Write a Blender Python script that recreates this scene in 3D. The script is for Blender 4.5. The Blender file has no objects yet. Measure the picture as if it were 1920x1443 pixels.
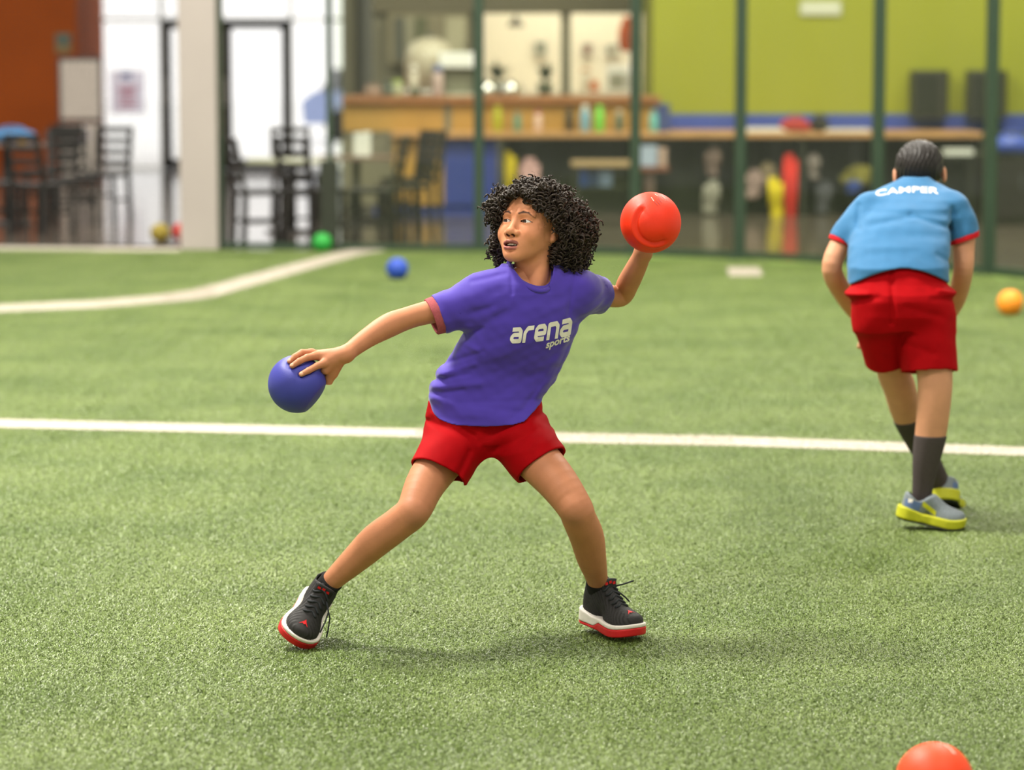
import bpy, bmesh, math, random
import numpy as np
from mathutils import Vector, Matrix
from mathutils.bvhtree import BVHTree

# ------------------------------------------------------------ camera, world, lights
scene = bpy.context.scene
COL = scene.collection
FPX, HCAM, HORIZON = 5200.0, 1.55, 120.0
PITCH = math.atan((721.5 - HORIZON) / FPX)

cam_data = bpy.data.cameras.new('camera')
cam_data.sensor_width = 36.0
cam_data.lens = FPX / 1920.0 * 36.0
cam_data.clip_start, cam_data.clip_end = 0.1, 400.0
cam_data.dof.use_dof = True
cam_data.dof.focus_distance = 7.42
cam_data.dof.aperture_fstop = 2.4
camera = bpy.data.objects.new('camera', cam_data)
camera.location = (0, 0, HCAM)
camera.rotation_euler = (math.pi / 2 - PITCH, 0, 0)
COL.objects.link(camera)
scene.camera = camera

world = bpy.data.worlds.new('overcast_daylight')
world.use_nodes = True
scene.world = world
bgn = world.node_tree.nodes.get('Background')
bgn.inputs[0].default_value = (1.0, 0.98, 0.95, 1)
bgn.inputs[1].default_value = 1.25

def area_lamp(name, loc, target, size, power, color=(1, 0.95, 0.86)):
    ld = bpy.data.lights.new(name, 'AREA')
    ld.shape = 'RECTANGLE'; ld.size = size[0]; ld.size_y = size[1]
    ld.energy = power; ld.color = color
    o = bpy.data.objects.new(name, ld)
    o.location = loc
    o.rotation_euler = (Vector(target) - Vector(loc)).to_track_quat('-Z', 'Y').to_euler()
    COL.objects.link(o)
    return o

# arena lamps high above the pitch (out of view) , added concourse fill, and the concession lamp
for _x, _y, _w in ((-3.6, 9.3, 1250), (-3.6, 2.4, 360), (4.2, 2.4, 200), (4.2, 9.3, 160), (-3.6, 16.0, 640), (4.2, 16.0, 620), (-3.6, 22.0, 470), (4.2, 22.0, 450)):
    area_lamp('arena_lamp', (_x, _y, 8.2), (_x * .8, _y, 0.0), (1.5, 1.5), _w * 1.25)
for _x, _y, _w in ((-6.0, 30.5, 130), (0.5, 27.6, 110), (5.5, 27.0, 120)):
    area_lamp('concourse_fill', (_x, _y, 4.6), (_x, _y + .3, 0.0), (2.0, 1.2), _w)  # unseen fill lights, added to brighten upright surfaces behind the fence
area_lamp('concession_lamp', (1.2, 33.4, 3.6), (1.2, 33.6, 0.0), (3.0, 1.0), 150)

scene.view_settings.view_transform = 'Standard'
scene.view_settings.look = 'None'
scene.view_settings.exposure = 0.15
scene.view_settings.gamma = 1.0
scene.view_settings.use_curve_mapping = False
try:
    scene.cycles.use_denoising = True
    scene.cycles.max_bounces = 5
    scene.cycles.diffuse_bounces = 3
    scene.cycles.glossy_bounces = 3
    scene.cycles.transparent_max_bounces = 16
    scene.cycles.caustics_reflective = False
    scene.cycles.caustics_refractive = False
except Exception:
    pass

# ------------------------------------------------------------ projection helpers
_FW = np.array([0, math.cos(PITCH), -math.sin(PITCH)])
_UP = np.array([0, math.sin(PITCH), math.cos(PITCH)])
_RT = np.array([1.0, 0, 0])
CAM = np.array([0, 0, HCAM])

def ray(px, py):
    return _RT * (px - 960.0) / FPX + _UP * (721.5 - py) / FPX + _FW

def P(px, py, Y):
    """point at depth Y (world y) seen at that pixel"""
    d = ray(px, py)
    return CAM + d * (Y / d[1])

def G(px, py, z=0.0):
    """point on the level z seen at that pixel"""
    d = ray(px, py)
    return CAM + d * ((z - HCAM) / d[2])

def PXM(Y):
    return Y / math.cos(PITCH) / FPX     # metres per pixel, roughly

# ------------------------------------------------------------ materials
MATS = {}
def mat(name, col, rough=0.6, spec=0.3, var=0.0, vscale=8.0, bump=0.0, bscale=60.0, metal=0.0,
        sheen=0.0, attr=None, coat=0.0, emit=0.0, alpha=1.0, trans=0.0):
    if name in MATS:
        return MATS[name]
    m = bpy.data.materials.new(name); m.use_nodes = True
    nt = m.node_tree; b = nt.nodes['Principled BSDF']
    b.inputs['Roughness'].default_value = rough
    b.inputs['Specular IOR Level'].default_value = spec
    b.inputs['Metallic'].default_value = metal
    b.inputs['Sheen Weight'].default_value = sheen
    b.inputs['Coat Weight'].default_value = coat
    b.inputs['Alpha'].default_value = alpha
    b.inputs['Transmission Weight'].default_value = trans
    c4 = (col[0], col[1], col[2], 1)
    if emit:
        b.inputs['Emission Color'].default_value = c4
        b.inputs['Emission Strength'].default_value = emit
    tc = nt.nodes.new('ShaderNodeTexCoord')
    src = None
    if attr:
        an = nt.nodes.new('ShaderNodeAttribute'); an.attribute_name = attr
        src = an.outputs['Color']
    if var > 0 or src is None:
        nz = nt.nodes.new('ShaderNodeTexNoise')
        nz.inputs['Scale'].default_value = vscale
        nz.inputs['Detail'].default_value = 4
        nt.links.new(tc.outputs['Object'], nz.inputs['Vector'])
        mp = nt.nodes.new('ShaderNodeMapRange')
        mp.inputs['From Min'].default_value = 0.3; mp.inputs['From Max'].default_value = 0.7
        mp.inputs['To Min'].default_value = 1 - var; mp.inputs['To Max'].default_value = 1 + var
        nt.links.new(nz.outputs['Fac'], mp.inputs['Value'])
        mul = nt.nodes.new('ShaderNodeVectorMath'); mul.operation = 'SCALE'
        if src is not None:
            nt.links.new(src, mul.inputs[0])
        else:
            mul.inputs[0].default_value = col[:3]
        nt.links.new(mp.outputs['Result'], mul.inputs['Scale'])
        nt.links.new(mul.outputs['Vector'], b.inputs['Base Color'])
    else:
        nt.links.new(src, b.inputs['Base Color'])
    if bump > 0:
        nb = nt.nodes.new('ShaderNodeTexNoise')
        nb.inputs['Scale'].default_value = bscale
        nb.inputs['Detail'].default_value = 3
        nt.links.new(tc.outputs['Object'], nb.inputs['Vector'])
        bn = nt.nodes.new('ShaderNodeBump')
        bn.inputs['Strength'].default_value = 0.6
        bn.inputs['Distance'].default_value = bump
        nt.links.new(nb.outputs['Fac'], bn.inputs['Height'])
        nt.links.new(bn.outputs['Normal'], b.inputs['Normal'])
    MATS[name] = m
    return m

def s2l(r, g, b):
    f = lambda c: (c / 12.92 if c <= 0.04045 else ((c + 0.055) / 1.055) ** 2.4)
    return (f(r / 255), f(g / 255), f(b / 255))

def dk(c, f):
    return tuple(x * f for x in c)

# ------------------------------------------------------------ object helpers
def tag(o, label=None, cat=None, group=None, kind=None):
    if label: o['label'] = label
    if cat: o['category'] = cat
    if group: o['group'] = group
    if kind: o['kind'] = kind
    return o

def thing(name, loc, label, cat, group=None):
    o = bpy.data.objects.new(name, None)
    o.empty_display_size = 0.1
    o.location = tuple(loc)
    COL.objects.link(o)
    return tag(o, label, cat, group)

def world_loc(o):
    v = np.array(o.location, float)
    while o.parent is not None:
        o = o.parent
        v = v + np.array(o.location, float)
    return v

def mesh_obj(name, verts, faces, m, parent=None, smooth=False, loc=None, colors=None):
    """link ONE mesh object; verts in world space; kept relative to the parent (or to loc)"""
    v = np.asarray(verts, np.float64).reshape(-1, 3)
    base = world_loc(parent) if parent is not None else (np.array(loc, float) if loc is not None else np.zeros(3))
    v = v - base
    me = bpy.data.meshes.new(name)
    if isinstance(faces, np.ndarray) and faces.ndim == 2:
        nf, k = faces.shape
        me.vertices.add(len(v)); me.vertices.foreach_set('co', v.astype(np.float32).ravel())
        me.loops.add(nf * k); me.loops.foreach_set('vertex_index', faces.astype(np.int32).ravel())
        me.polygons.add(nf)
        me.polygons.foreach_set('loop_start', np.arange(0, nf * k, k, dtype=np.int32))
        me.polygons.foreach_set('loop_total', np.full(nf, k, np.int32))
        me.update(calc_edges=True)
    else:
        me.from_pydata([tuple(x) for x in v], [], [tuple(f) for f in faces])
        me.update()
    if colors is not None:
        ca = me.color_attributes.new('Col', 'FLOAT_COLOR', 'POINT')
        c = np.ones((len(v), 4), np.float32); c[:, :3] = colors
        ca.data.foreach_set('color', c.ravel())
    if smooth:
        me.polygons.foreach_set('use_smooth', np.ones(len(me.polygons), bool))
    if m is not None:
        me.materials.append(m)
    o = bpy.data.objects.new(name, me)
    COL.objects.link(o)
    if parent is not None:
        o.parent = parent
    elif loc is not None:
        o.location = tuple(loc)
    return o

class MB:
    """collects simple solids into one mesh"""
    def __init__(self):
        self.v = []; self.f = []
    def add(self, v, f):
        n = len(self.v)
        self.v += [tuple(x) for x in v]
        self.f += [tuple(i + n for i in q) for q in f]
        return self
    def box(self, lo, hi, bev=0.0, rz=0.0, piv=None):
        bm = bmesh.new()
        bmesh.ops.create_cube(bm, size=1.0)
        lo = Vector(lo); hi = Vector(hi)
        for v in bm.verts:
            v.co = Vector([(lo[i] + hi[i]) / 2 + v.co[i] * (hi[i] - lo[i]) for i in range(3)])
        if bev > 0:
            bmesh.ops.bevel(bm, geom=list(bm.edges), offset=bev, segments=2, affect='EDGES', profile=0.6)
        if rz:
            p = Vector(piv if piv is not None else (lo + hi) / 2)
            bmesh.ops.rotate(bm, verts=bm.verts, cent=p, matrix=Matrix.Rotation(rz, 3, 'Z'))
        bm.verts.index_update()
        self.add([v.co[:] for v in bm.verts], [[v.index for v in f.verts] for f in bm.faces])
        bm.free()
        return self
    def bar(self, a, b, w, t, up=(0, 0, 1)):
        """rectangular bar from a to b"""
        a = np.array(a, float); b = np.array(b, float)
        d = b - a; d /= np.linalg.norm(d)
        u = np.array(up, float); s = np.cross(d, u)
        if np.linalg.norm(s) < 1e-6: s = np.cross(d, (1, 0, 0))
        s /= np.linalg.norm(s); u = np.cross(s, d)
        vs = []
        for e in (a, b):
            for sx, sy in ((-1, -1), (1, -1), (1, 1), (-1, 1)):
                vs.append(e + s * sx * w / 2 + u * sy * t / 2)
        return self.add(vs, [(0, 3, 2, 1), (4, 5, 6, 7), (0, 1, 5, 4), (1, 2, 6, 5), (2, 3, 7, 6), (3, 0, 4, 7)])
    def tube(self, pts, r, n=8, closed=False):
        pts = [np.array(p, float) for p in pts]
        rs = r if hasattr(r, '__len__') else [r] * len(pts)
        vs = []; fs = []
        prev = None
        for i, p in enumerate(pts):
            d = pts[min(i + 1, len(pts) - 1)] - pts[max(i - 1, 0)]
            d = d / (np.linalg.norm(d) + 1e-12)
            if prev is None:
                ref = np.array((0, 0, 1.0)) if abs(d[2]) < 0.9 else np.array((1.0, 0, 0))
                u = np.cross(d, ref)
            else:
                u = prev - d * np.dot(prev, d)
            u /= np.linalg.norm(u) + 1e-12
            w = np.cross(d, u); prev = u
            for k in range(n):
                a = 2 * math.pi * k / n
                vs.append(p + (u * math.cos(a) + w * math.sin(a)) * rs[i])
        for i in range(len(pts) - 1):
            for k in range(n):
                k2 = (k + 1) % n
                fs.append((i * n + k, i * n + k2, (i + 1) * n + k2, (i + 1) * n + k))
        fs.append(tuple(range(n - 1, -1, -1)))
        fs.append(tuple((len(pts) - 1) * n + k for k in range(n)))
        return self.add(vs, fs)
    def lathe(self, c, prof, n=20):
        """profile of (radius, z) about the vertical through c"""
        c = np.array(c, float); vs = []; fs = []
        for (r, z) in prof:
            for k in range(n):
                a = 2 * math.pi * k / n
                vs.append((c[0] + r * math.cos(a), c[1] + r * math.sin(a), c[2] + z))
        for i in range(len(prof) - 1):
            for k in range(n):
                k2 = (k + 1) % n
                fs.append((i * n + k, i * n + k2, (i + 1) * n + k2, (i + 1) * n + k))
        fs.append(tuple(range(n - 1, -1, -1)))
        fs.append(tuple((len(prof) - 1) * n + k for k in range(n)))
        return self.add(vs, fs)
    def prism(self, poly, axis, lo, hi):
        """polygon in the plane across `axis`, pushed from lo to hi"""
        n = len(poly); vs = []
        for t in (lo, hi):
            for (a, b) in poly:
                p = [a, b]; p.insert(axis, t); vs.append(p)
        fs = [tuple(range(n)), tuple(range(2 * n - 1, n - 1, -1))]
        for i in range(n):
            j = (i + 1) % n
            fs.append((i, i + n, j + n, j))
        return self.add(vs, fs)
    def build(self, name, m, parent=None, smooth=False, loc=None):
        return mesh_obj(name, self.v, self.f, m, parent, smooth, loc)

def copy_tree(o, loc, rz=0.0, label=None):
    c = o.copy(); COL.objects.link(c)
    c.location = tuple(loc); c.rotation_euler = (0, 0, rz)
    if label: c['label'] = label
    for ch in o.children:
        k = ch.copy(); COL.objects.link(k); k.parent = c
        for g in ch.children:
            q = g.copy(); COL.objects.link(q); q.parent = k
    return c

# ------------------------------------------------------------ signed distance modelling
def smin(a, b, k):
    if k <= 0: return np.minimum(a, b)
    h = np.clip(0.5 + 0.5 * (b - a) / k, 0, 1)
    return b + (a - b) * h - k * h * (1 - h)

def smax(a, b, k):
    return -smin(-a, -b, k)

def rcone(p, a, b, ra, rb):
    a = np.asarray(a, np.float32); b = np.asarray(b, np.float32)
    ba = b - a; pa = p - a
    t = np.clip(pa @ ba / max(float(ba @ ba), 1e-12), 0, 1)
    q = pa - t[:, None] * ba
    return np.sqrt(np.einsum('ij,ij->i', q, q)) - (ra + (rb - ra) * t)

def ell(p, c, r, R=None):
    q = p - np.asarray(c, np.float32)
    if R is not None: q = q @ np.asarray(R, np.float32)
    r = np.asarray(r, np.float32)
    k0 = np.sqrt(np.sum((q / r) ** 2, 1)); k1 = np.sqrt(np.sum((q / (r * r)) ** 2, 1))
    return k0 * (k0 - 1) / np.maximum(k1, 1e-9)

def chain(p, pts, rad, k=0.008):
    d = None
    for i in range(len(pts) - 1):
        e = rcone(p, pts[i], pts[i + 1], rad[i], rad[i + 1])
        d = e if d is None else smin(d, e, k)
    return d

def loft(p, secs, power=2.2):
    """horizontal elliptical sections: rows of (z, cx, cy, a, b, yaw), z ascending"""
    S = np.array(sorted(secs), float); z = p[:, 2]
    cx, cy, a, b, yw = [np.interp(z, S[:, 0], S[:, i]) for i in range(1, 6)]
    dx = p[:, 0] - cx; dy = p[:, 1] - cy
    u = dx * np.cos(yw) + dy * np.sin(yw); v = -dx * np.sin(yw) + dy * np.cos(yw)
    q = (np.abs(u / a) ** power + np.abs(v / b) ** power) ** (1 / power)
    d = (q - 1) * np.minimum(a, b)
    return np.maximum(d, np.maximum(z - S[-1, 0], S[0, 0] - z)).astype(np.float32)

def surf(f, lo, hi, h, smooth=2, slack=1.7):
    """surface nets over a narrow band"""
    lo = np.asarray(lo, float); hi = np.asarray(hi, float)
    nb = np.ceil((hi - lo) / (4 * h)).astype(int) + 1
    I = np.stack(np.meshgrid(*[np.arange(n) for n in nb], indexing='ij'), -1).reshape(-1, 3)
    cen = (lo + (I * 4 + 2) * h).astype(np.float32)
    dc = np.concatenate([f(cen[i:i + 400000]) for i in range(0, len(cen), 400000)])
    bi = I[np.abs(dc) < 4 * h * 0.866 * slack + 1.5 * h]
    off = np.stack(np.meshgrid(*[np.arange(5)] * 3, indexing='ij'), -1).reshape(-1, 3)
    idx = (bi[:, None, :] * 4 + off[None]).reshape(-1, 3)
    pts = (lo + idx * h).astype(np.float32)
    V = np.concatenate([f(pts[i:i + 400000]) for i in range(0, len(pts), 400000)]).reshape(-1, 5, 5, 5)
    s = V < 0
    B = len(bi)
    cnt = np.zeros((B, 4, 4, 4), int)
    for a in (0, 1):
        for b in (0, 1):
            for c in (0, 1):
                cnt += s[:, a:a + 4, b:b + 4, c:c + 4]
    mk = (cnt > 0) & (cnt < 8)
    w = np.argwhere(mk)
    cell = bi[w[:, 0]] * 4 + w[:, 1:]
    acc = np.zeros((len(w), 3)); num = np.zeros(len(w))
    val = {}
    for a in (0, 1):
        for b in (0, 1):
            for c in (0, 1):
                val[(a, b, c)] = V[w[:, 0], w[:, 1] + a, w[:, 2] + b, w[:, 3] + c]
    for ax in range(3):
        for o1 in (0, 1):
            for o2 in (0, 1):
                k0 = [o1, o2]; k0.insert(ax, 0); k1 = [o1, o2]; k1.insert(ax, 1)
                v0 = val[tuple(k0)]; v1 = val[tuple(k1)]
                cr = (v0 < 0) != (v1 < 0)
                t = np.where(cr, v0 / np.where(cr, v0 - v1, 1), 0)
                q = np.tile(np.array(k0, float), (len(w), 1)); q[:, ax] = t
                acc[cr] += q[cr]; num[cr] += 1
    vert = lo + (cell + acc / np.maximum(num, 1)[:, None]) * h
    M = (nb * 4 + 8).astype(np.int64)
    key = (cell[:, 0].astype(np.int64) * M[1] + cell[:, 1]) * M[2] + cell[:, 2]
    order = np.argsort(key); ks = key[order]
    st = np.array([M[1] * M[2], M[2], 1], np.int64)
    quads = []
    for ax in range(3):
        b_, c_ = (ax + 1) % 3, (ax + 2) % 3
        k1 = [0, 0, 0]; k1[ax] = 1
        v0 = val[(0, 0, 0)] < 0; v1 = val[tuple(k1)] < 0
        e = np.where(v0 != v1)[0]
        kk = [key[e] - st[b_] - st[c_], key[e] - st[c_], key[e], key[e] - st[b_]]
        ii = []; ok = np.ones(len(e), bool)
        for q in kk:
            j = np.clip(np.searchsorted(ks, q), 0, len(ks) - 1)
            ok &= ks[j] == q; ii.append(order[j])
        Q = np.stack(ii, 1)
        Q[~v0[e]] = Q[~v0[e]][:, ::-1]
        quads.append(Q[ok])
    Q = np.concatenate(quads)
    for _ in range(smooth):
        sm = np.zeros_like(vert); n = np.zeros(len(vert))
        for i in range(4):
            a = Q[:, i]; b = Q[:, (i + 1) % 4]
            for d in range(3):
                sm[:, d] += np.bincount(a, vert[b, d], len(vert)) + np.bincount(b, vert[a, d], len(vert))
            n += np.bincount(a, minlength=len(vert)) + np.bincount(b, minlength=len(vert))
        vert = np.where(n[:, None] > 0, 0.5 * vert + 0.5 * sm / np.maximum(n, 1)[:, None], vert)
    return vert, Q

def join(parts):
    vs = []; fs = []; cs = []; n = 0
    for t in parts:
        vs.append(t[0]); fs.append(t[1] + n); n += len(t[0])
        if len(t) > 2: cs.append(t[2])
    return (np.concatenate(vs), np.concatenate(fs)) + ((np.concatenate(cs),) if cs else ())

def vnoise(p, s, seed=0):
    """cheap smooth noise from a few warped sines, about -1..1"""
    r = np.random.RandomState(seed); q = p * s; out = np.zeros(len(p), np.float32)
    for i in range(5):
        k = r.normal(size=3); k = k / np.linalg.norm(k) * (1.0 + 0.6 * i)
        out += np.sin(q @ k.astype(np.float32) * 6.283 + r.rand() * 6.28 + 1.3 * np.sin(q[:, i % 3] * 2.1 + i)) / (1 + 0.5 * i)
    return out / 2.6

def seg2d(p, a, b):
    """distance in the x-z plane to segment a-b (world points)"""
    a = np.array((a[0], a[2]), np.float32); b = np.array((b[0], b[2]), np.float32)
    q = p[:, [0, 2]]; ba = b - a; pa = q - a
    t = np.clip(pa @ ba / float(ba @ ba), 0, 1)
    return np.linalg.norm(pa - t[:, None] * ba, axis=1)

def Rz(a):
    c, s = math.cos(a), math.sin(a)
    return np.array([[c, -s, 0], [s, c, 0], [0, 0, 1.0]])
def Rx(a):
    c, s = math.cos(a), math.sin(a)
    return np.array([[1.0, 0, 0], [0, c, -s], [0, s, c]])
def Ry(a):
    c, s = math.cos(a), math.sin(a)
    return np.array([[c, 0, s], [0, 1.0, 0], [-s, 0, c]])

# ------------------------------------------------------------ the setting
FENCE = [(-700, 457), (342, 466), (412, 469), (620, 470), (898, 471), (1190, 478), (1386, 485), (1643, 498), (1853, 514), (2060, 536)]
fence_pts = [G(*q) for q in FENCE]

def fence_y(x):
    return float(np.interp(x, [q[0] for q in fence_pts], [q[1] for q in fence_pts]))

M_turf = mat('turf_backing', (0.13, 0.19, 0.05), 0.9, 0.1, 0.15, 3.0)
# level base of the pitch
poly = [(-9, 2.0), (9, 2.0), (9, fence_y(9))]
poly += [(q[0], q[1]) for q in reversed(fence_pts)] + [(-9, fence_pts[0][1])]
fl = MB().prism(poly, 2, -0.05, 0.0).build('floor', M_turf)
tag(fl, 'green artificial turf pitch under the players', 'floor', kind='structure')

# turf blades: geometry nodes, one stuff object
def turf_material():
    m = bpy.data.materials.new('turf_blades'); m.use_nodes = True
    nt = m.node_tree; b = nt.nodes['Principled BSDF']
    b.inputs['Roughness'].default_value = 0.32
    b.inputs['Specular IOR Level'].default_value = 0.38
    g = nt.nodes.new('ShaderNodeNewGeometry')
    n1 = nt.nodes.new('ShaderNodeTexNoise'); n1.inputs['Scale'].default_value = 1.6; n1.inputs['Detail'].default_value = 5
    nt.links.new(g.outputs['Position'], n1.inputs['Vector'])
    r1 = nt.nodes.new('ShaderNodeValToRGB')
    r1.color_ramp.elements[0].position = 0.32; r1.color_ramp.elements[0].color = (0.130, 0.194, 0.042, 1)
    r1.color_ramp.elements[1].position = 0.68; r1.color_ramp.elements[1].color = (0.202, 0.270, 0.074, 1)
    nt.links.new(n1.outputs['Fac'], r1.inputs['Fac'])
    n2 = nt.nodes.new('ShaderNodeTexNoise'); n2.inputs['Scale'].default_value = 110.0; n2.inputs['Detail'].default_value = 1
    nt.links.new(g.outputs['Position'], n2.inputs['Vector'])
    mp = nt.nodes.new('ShaderNodeMapRange')
    mp.inputs['From Min'].default_value = 0.3; mp.inputs['From Max'].default_value = 0.7
    mp.inputs['To Min'].default_value = 0.5; mp.inputs['To Max'].default_value = 1.55
    nt.links.new(n2.outputs['Fac'], mp.inputs['Value'])
    mu = nt.nodes.new('ShaderNodeVectorMath'); mu.operation = 'SCALE'
    nt.links.new(r1.outputs['Color'], mu.inputs[0]); nt.links.new(mp.outputs['Result'], mu.inputs['Scale'])
    nt.links.new(mu.outputs['Vector'], b.inputs['Base Color'])
    return m

def blade_patch(S, count, seed, hgt, wid):
    """arrays of bent blades on a square of side S"""
    r = np.random.RandomState(seed)
    n = count
    base = np.stack([(r.rand(n) - 0.5) * S, (r.rand(n) - 0.5) * S, np.zeros(n)], 1)
    a = r.rand(n) * 2 * np.pi; lean = 0.25 + 0.9 * r.rand(n); h = hgt * (0.6 + 0.6 * r.rand(n)); w = wid * (0.7 + 0.6 * r.rand(n))
    d = np.stack([np.cos(a), np.sin(a), np.zeros(n)], 1); s = np.stack([-np.sin(a), np.cos(a), np.zeros(n)], 1)
    up = np.array([0, 0, 1.0])
    mid = base + up * (h * 0.62)[:, None] + d * (h * 0.35 * lean)[:, None]
    tip = base + up * (h * (0.95 - .25 * lean))[:, None] + d * (h * 1.35 * lean)[:, None]
    V = np.stack([base - s * w[:, None], base + s * w[:, None], mid + s * w[:, None] * 0.9, mid - s * w[:, None] * 0.9,
                  tip + s * w[:, None] * 0.4, tip - s * w[:, None] * 0.4], 1).reshape(-1, 3)
    o = np.arange(n)[:, None] * 6
    F = np.concatenate([o + np.array([[0, 1, 2, 3]]), o + np.array([[3, 2, 4, 5]])], 0)
    return V, F

BLADE_H = 0.012
def turf_nodes(mat_):
    ng = bpy.data.node_groups.new('turf_nodes', 'GeometryNodeTree')
    ng.interface.new_socket('Geometry', in_out='INPUT', socket_type='NodeSocketGeometry')
    ng.interface.new_socket('Geometry', in_out='OUTPUT', socket_type='NodeSocketGeometry')
    N = ng.nodes; L = ng.links
    gi = N.new('NodeGroupInput'); go = N.new('NodeGroupOutput')
    # split the mesh: the patch carries attribute part = 1, the placing points part = 0
    at = N.new('GeometryNodeInputNamedAttribute'); at.data_type = 'FLOAT'; at.inputs['Name'].default_value = 'part'
    cmp = N.new('FunctionNodeCompare'); cmp.data_type = 'FLOAT'; cmp.operation = 'GREATER_THAN'
    cmp.inputs[1].default_value = 0.5
    L.new(at.outputs[0], cmp.inputs[0])
    sg = N.new('GeometryNodeSeparateGeometry'); sg.domain = 'POINT'
    L.new(gi.outputs[0], sg.inputs['Geometry']); L.new(cmp.outputs[0], sg.inputs['Selection'])
    m2p = N.new('GeometryNodeMeshToPoints')
    L.new(sg.outputs['Inverted'], m2p.inputs['Mesh'])
    iop = N.new('GeometryNodeInstanceOnPoints')
    L.new(m2p.outputs['Points'], iop.inputs['Points'])
    L.new(sg.outputs['Selection'], iop.inputs['Instance'])
    rv = N.new('FunctionNodeRandomValue'); rv.data_type = 'INT'
    rv.inputs[4].default_value = 0; rv.inputs[5].default_value = 3
    ml = N.new('ShaderNodeMath'); ml.operation = 'MULTIPLY'; ml.inputs[1].default_value = math.pi / 2
    L.new(rv.outputs[2], ml.inputs[0])
    cx = N.new('ShaderNodeCombineXYZ'); L.new(ml.outputs[0], cx.inputs['Z'])
    L.new(cx.outputs[0], iop.inputs['Rotation'])
    L.new(iop.outputs['Instances'], go.inputs[0])
    return ng

S = 0.5
pv, pf = blade_patch(S, 26000, 3, BLADE_H, 0.0008)
pts = []
for j in range(int((5.4) / S), int(26 / S)):
    y = (j + 0.5) * S
    half = y * 0.27 + 1.4
    for i in range(-int(half / S) - 1, int(half / S) + 1):
        x = (i + 0.5) * S
        if y + S / 2 < fence_y(x) - 0.02:
            pts.append((x, y, 0.0))
pts = np.array(pts)
tv = np.concatenate([pv, pts])
turf = mesh_obj('artificial_turf', tv, pf, turf_material())
pa = turf.data.attributes.new('part', 'FLOAT', 'POINT')
pa.data.foreach_set('value', np.concatenate([np.ones(len(pv)), np.zeros(len(pts))]).astype(np.float32))
md = turf.modifiers.new('blades', 'NODES'); md.node_group = turf_nodes(None)
tag(turf, 'short green artificial grass blades covering the whole pitch', 'turf', kind='stuff')

# painted lines: strips of white fibres standing among the green
M_line = mat('white_turf_fibre', (0.47, 0.42, 0.36), 0.8, 0.2, 0.08, 40)
def field_line(name, top, bot, label, dens=60000):
    zl = BLADE_H * 0.85
    T = [G(*q, zl) for q in top]; Bt = [G(*q, zl) for q in bot]
    r = np.random.RandomState(len(name) + len(top))
    m = MB()
    vs = []; fs = []
    for i in range(len(T) - 1):
        n = max(2, int(np.linalg.norm(T[i + 1] - T[i]) / 0.05))
        for k in range(n + (i == len(T) - 2)):
            t = k / n
            a = T[i] * (1 - t) + T[i + 1] * t; b = Bt[i] * (1 - t) + Bt[i + 1] * t
            vs += [a, b, a * [1, 1, 0], b * [1, 1, 0]]
    n = len(vs) // 4
    for i in range(n - 1):
        a = 4 * i; b = a + 4
        fs += [(a, a + 1, b + 1, b), (a, b, b + 2, a + 2), (a + 1, a + 3, b + 3, b + 1)]
    m.add(vs, fs)
    # fibre fringe with its own blades
    for i in range(len(T) - 1):
        e = np.linalg.norm(T[i + 1] - T[i]); wd = np.linalg.norm(T[i] - Bt[i])
        cnt = int(min(5200, e * wd * dens))
        u = r.rand(cnt); q = np.clip(r.normal(0.5, 0.34, cnt), -0.16, 1.16); an = r.rand(cnt) * 6.28
        A = T[i] + (T[i + 1] - T[i]) * u[:, None]; Bq = Bt[i] + (Bt[i + 1] - Bt[i]) * u[:, None]
        c = A + (Bq - A) * q[:, None]; c[:, 2] = zl - 0.004
        d = np.stack([np.cos(an), np.sin(an), np.zeros(cnt)], 1); s = np.stack([-np.sin(an), np.cos(an), np.zeros(cnt)], 1)
        h = 0.006 + 0.008 * r.rand(cnt)
        tip = c + d * 0.008 + np.array([0, 0, 1]) * h[:, None]
        V = np.stack([c - s * 0.0014, c + s * 0.0014, tip], 1).reshape(-1, 3)
        o = np.arange(cnt) * 3
        m.add(V, np.stack([o, o + 1, o + 2], 1))
    o = m.build(name, M_line)
    return tag(o, label, 'field line', kind='structure')

field_line('trim_1', [(-640, 770), (0, 785.5), (780, 804), (1060, 812), (1380, 818), (1990, 841), (2500, 860)], [(-640, 784), (0, 800), (780, 818), (1060, 828), (1380, 834), (1990, 855), (2500, 875)],
           'long white painted line crossing the turf behind the boy in purple')
field_line('trim_2', [(-500, 594), (-40, 573), (180, 563), (300, 553), (360, 545), (400, 535), (480, 513), (560, 492), (620, 477), (665, 467), (700, 464)],
           [(-500, 607), (-40, 585), (180, 576), (300, 566), (365, 560), (410, 552), (490, 529), (570, 506), (630, 489), (678, 476), (722, 468)],
           'white painted line that bends away towards the green ball')
field_line('trim_3', [(1363, 502), (1424, 502)], [(1367, 516), (1430, 516)], 'short white painted mark on the turf left of the boy in blue')
field_line('trim_4', [(-600, 454), (338, 461)], [(-600, 463), (338, 470)], 'pale border strip along the turf edge beneath the net')

# concourse floor
M_conc = mat('concourse_floor', (0.13, 0.105, 0.085), 0.14, 0.6, 0.15, 0.6)
poly = [(q[0], q[1]) for q in fence_pts]
poly = [(-12, fence_pts[0][1])] + poly + [(12, fence_pts[-1][1]), (12, 41.5), (-12, 41.5)]
o = MB().prism(poly, 2, -0.05, 0.004).build('floor_concourse', M_conc)
tag(o, 'dark polished floor behind the fence', 'floor', kind='structure')
M_out = mat('sunlit_pavement', (0.93, 0.93, 0.92), 0.9, 0.1, 0.05, 0.5)
o = MB().box((-40, 41.5, -0.06), (40, 120, -0.01)).build('ground_outside', M_out)
tag(o, 'bright pavement outside the glass doors', 'ground', kind='structure')

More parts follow.
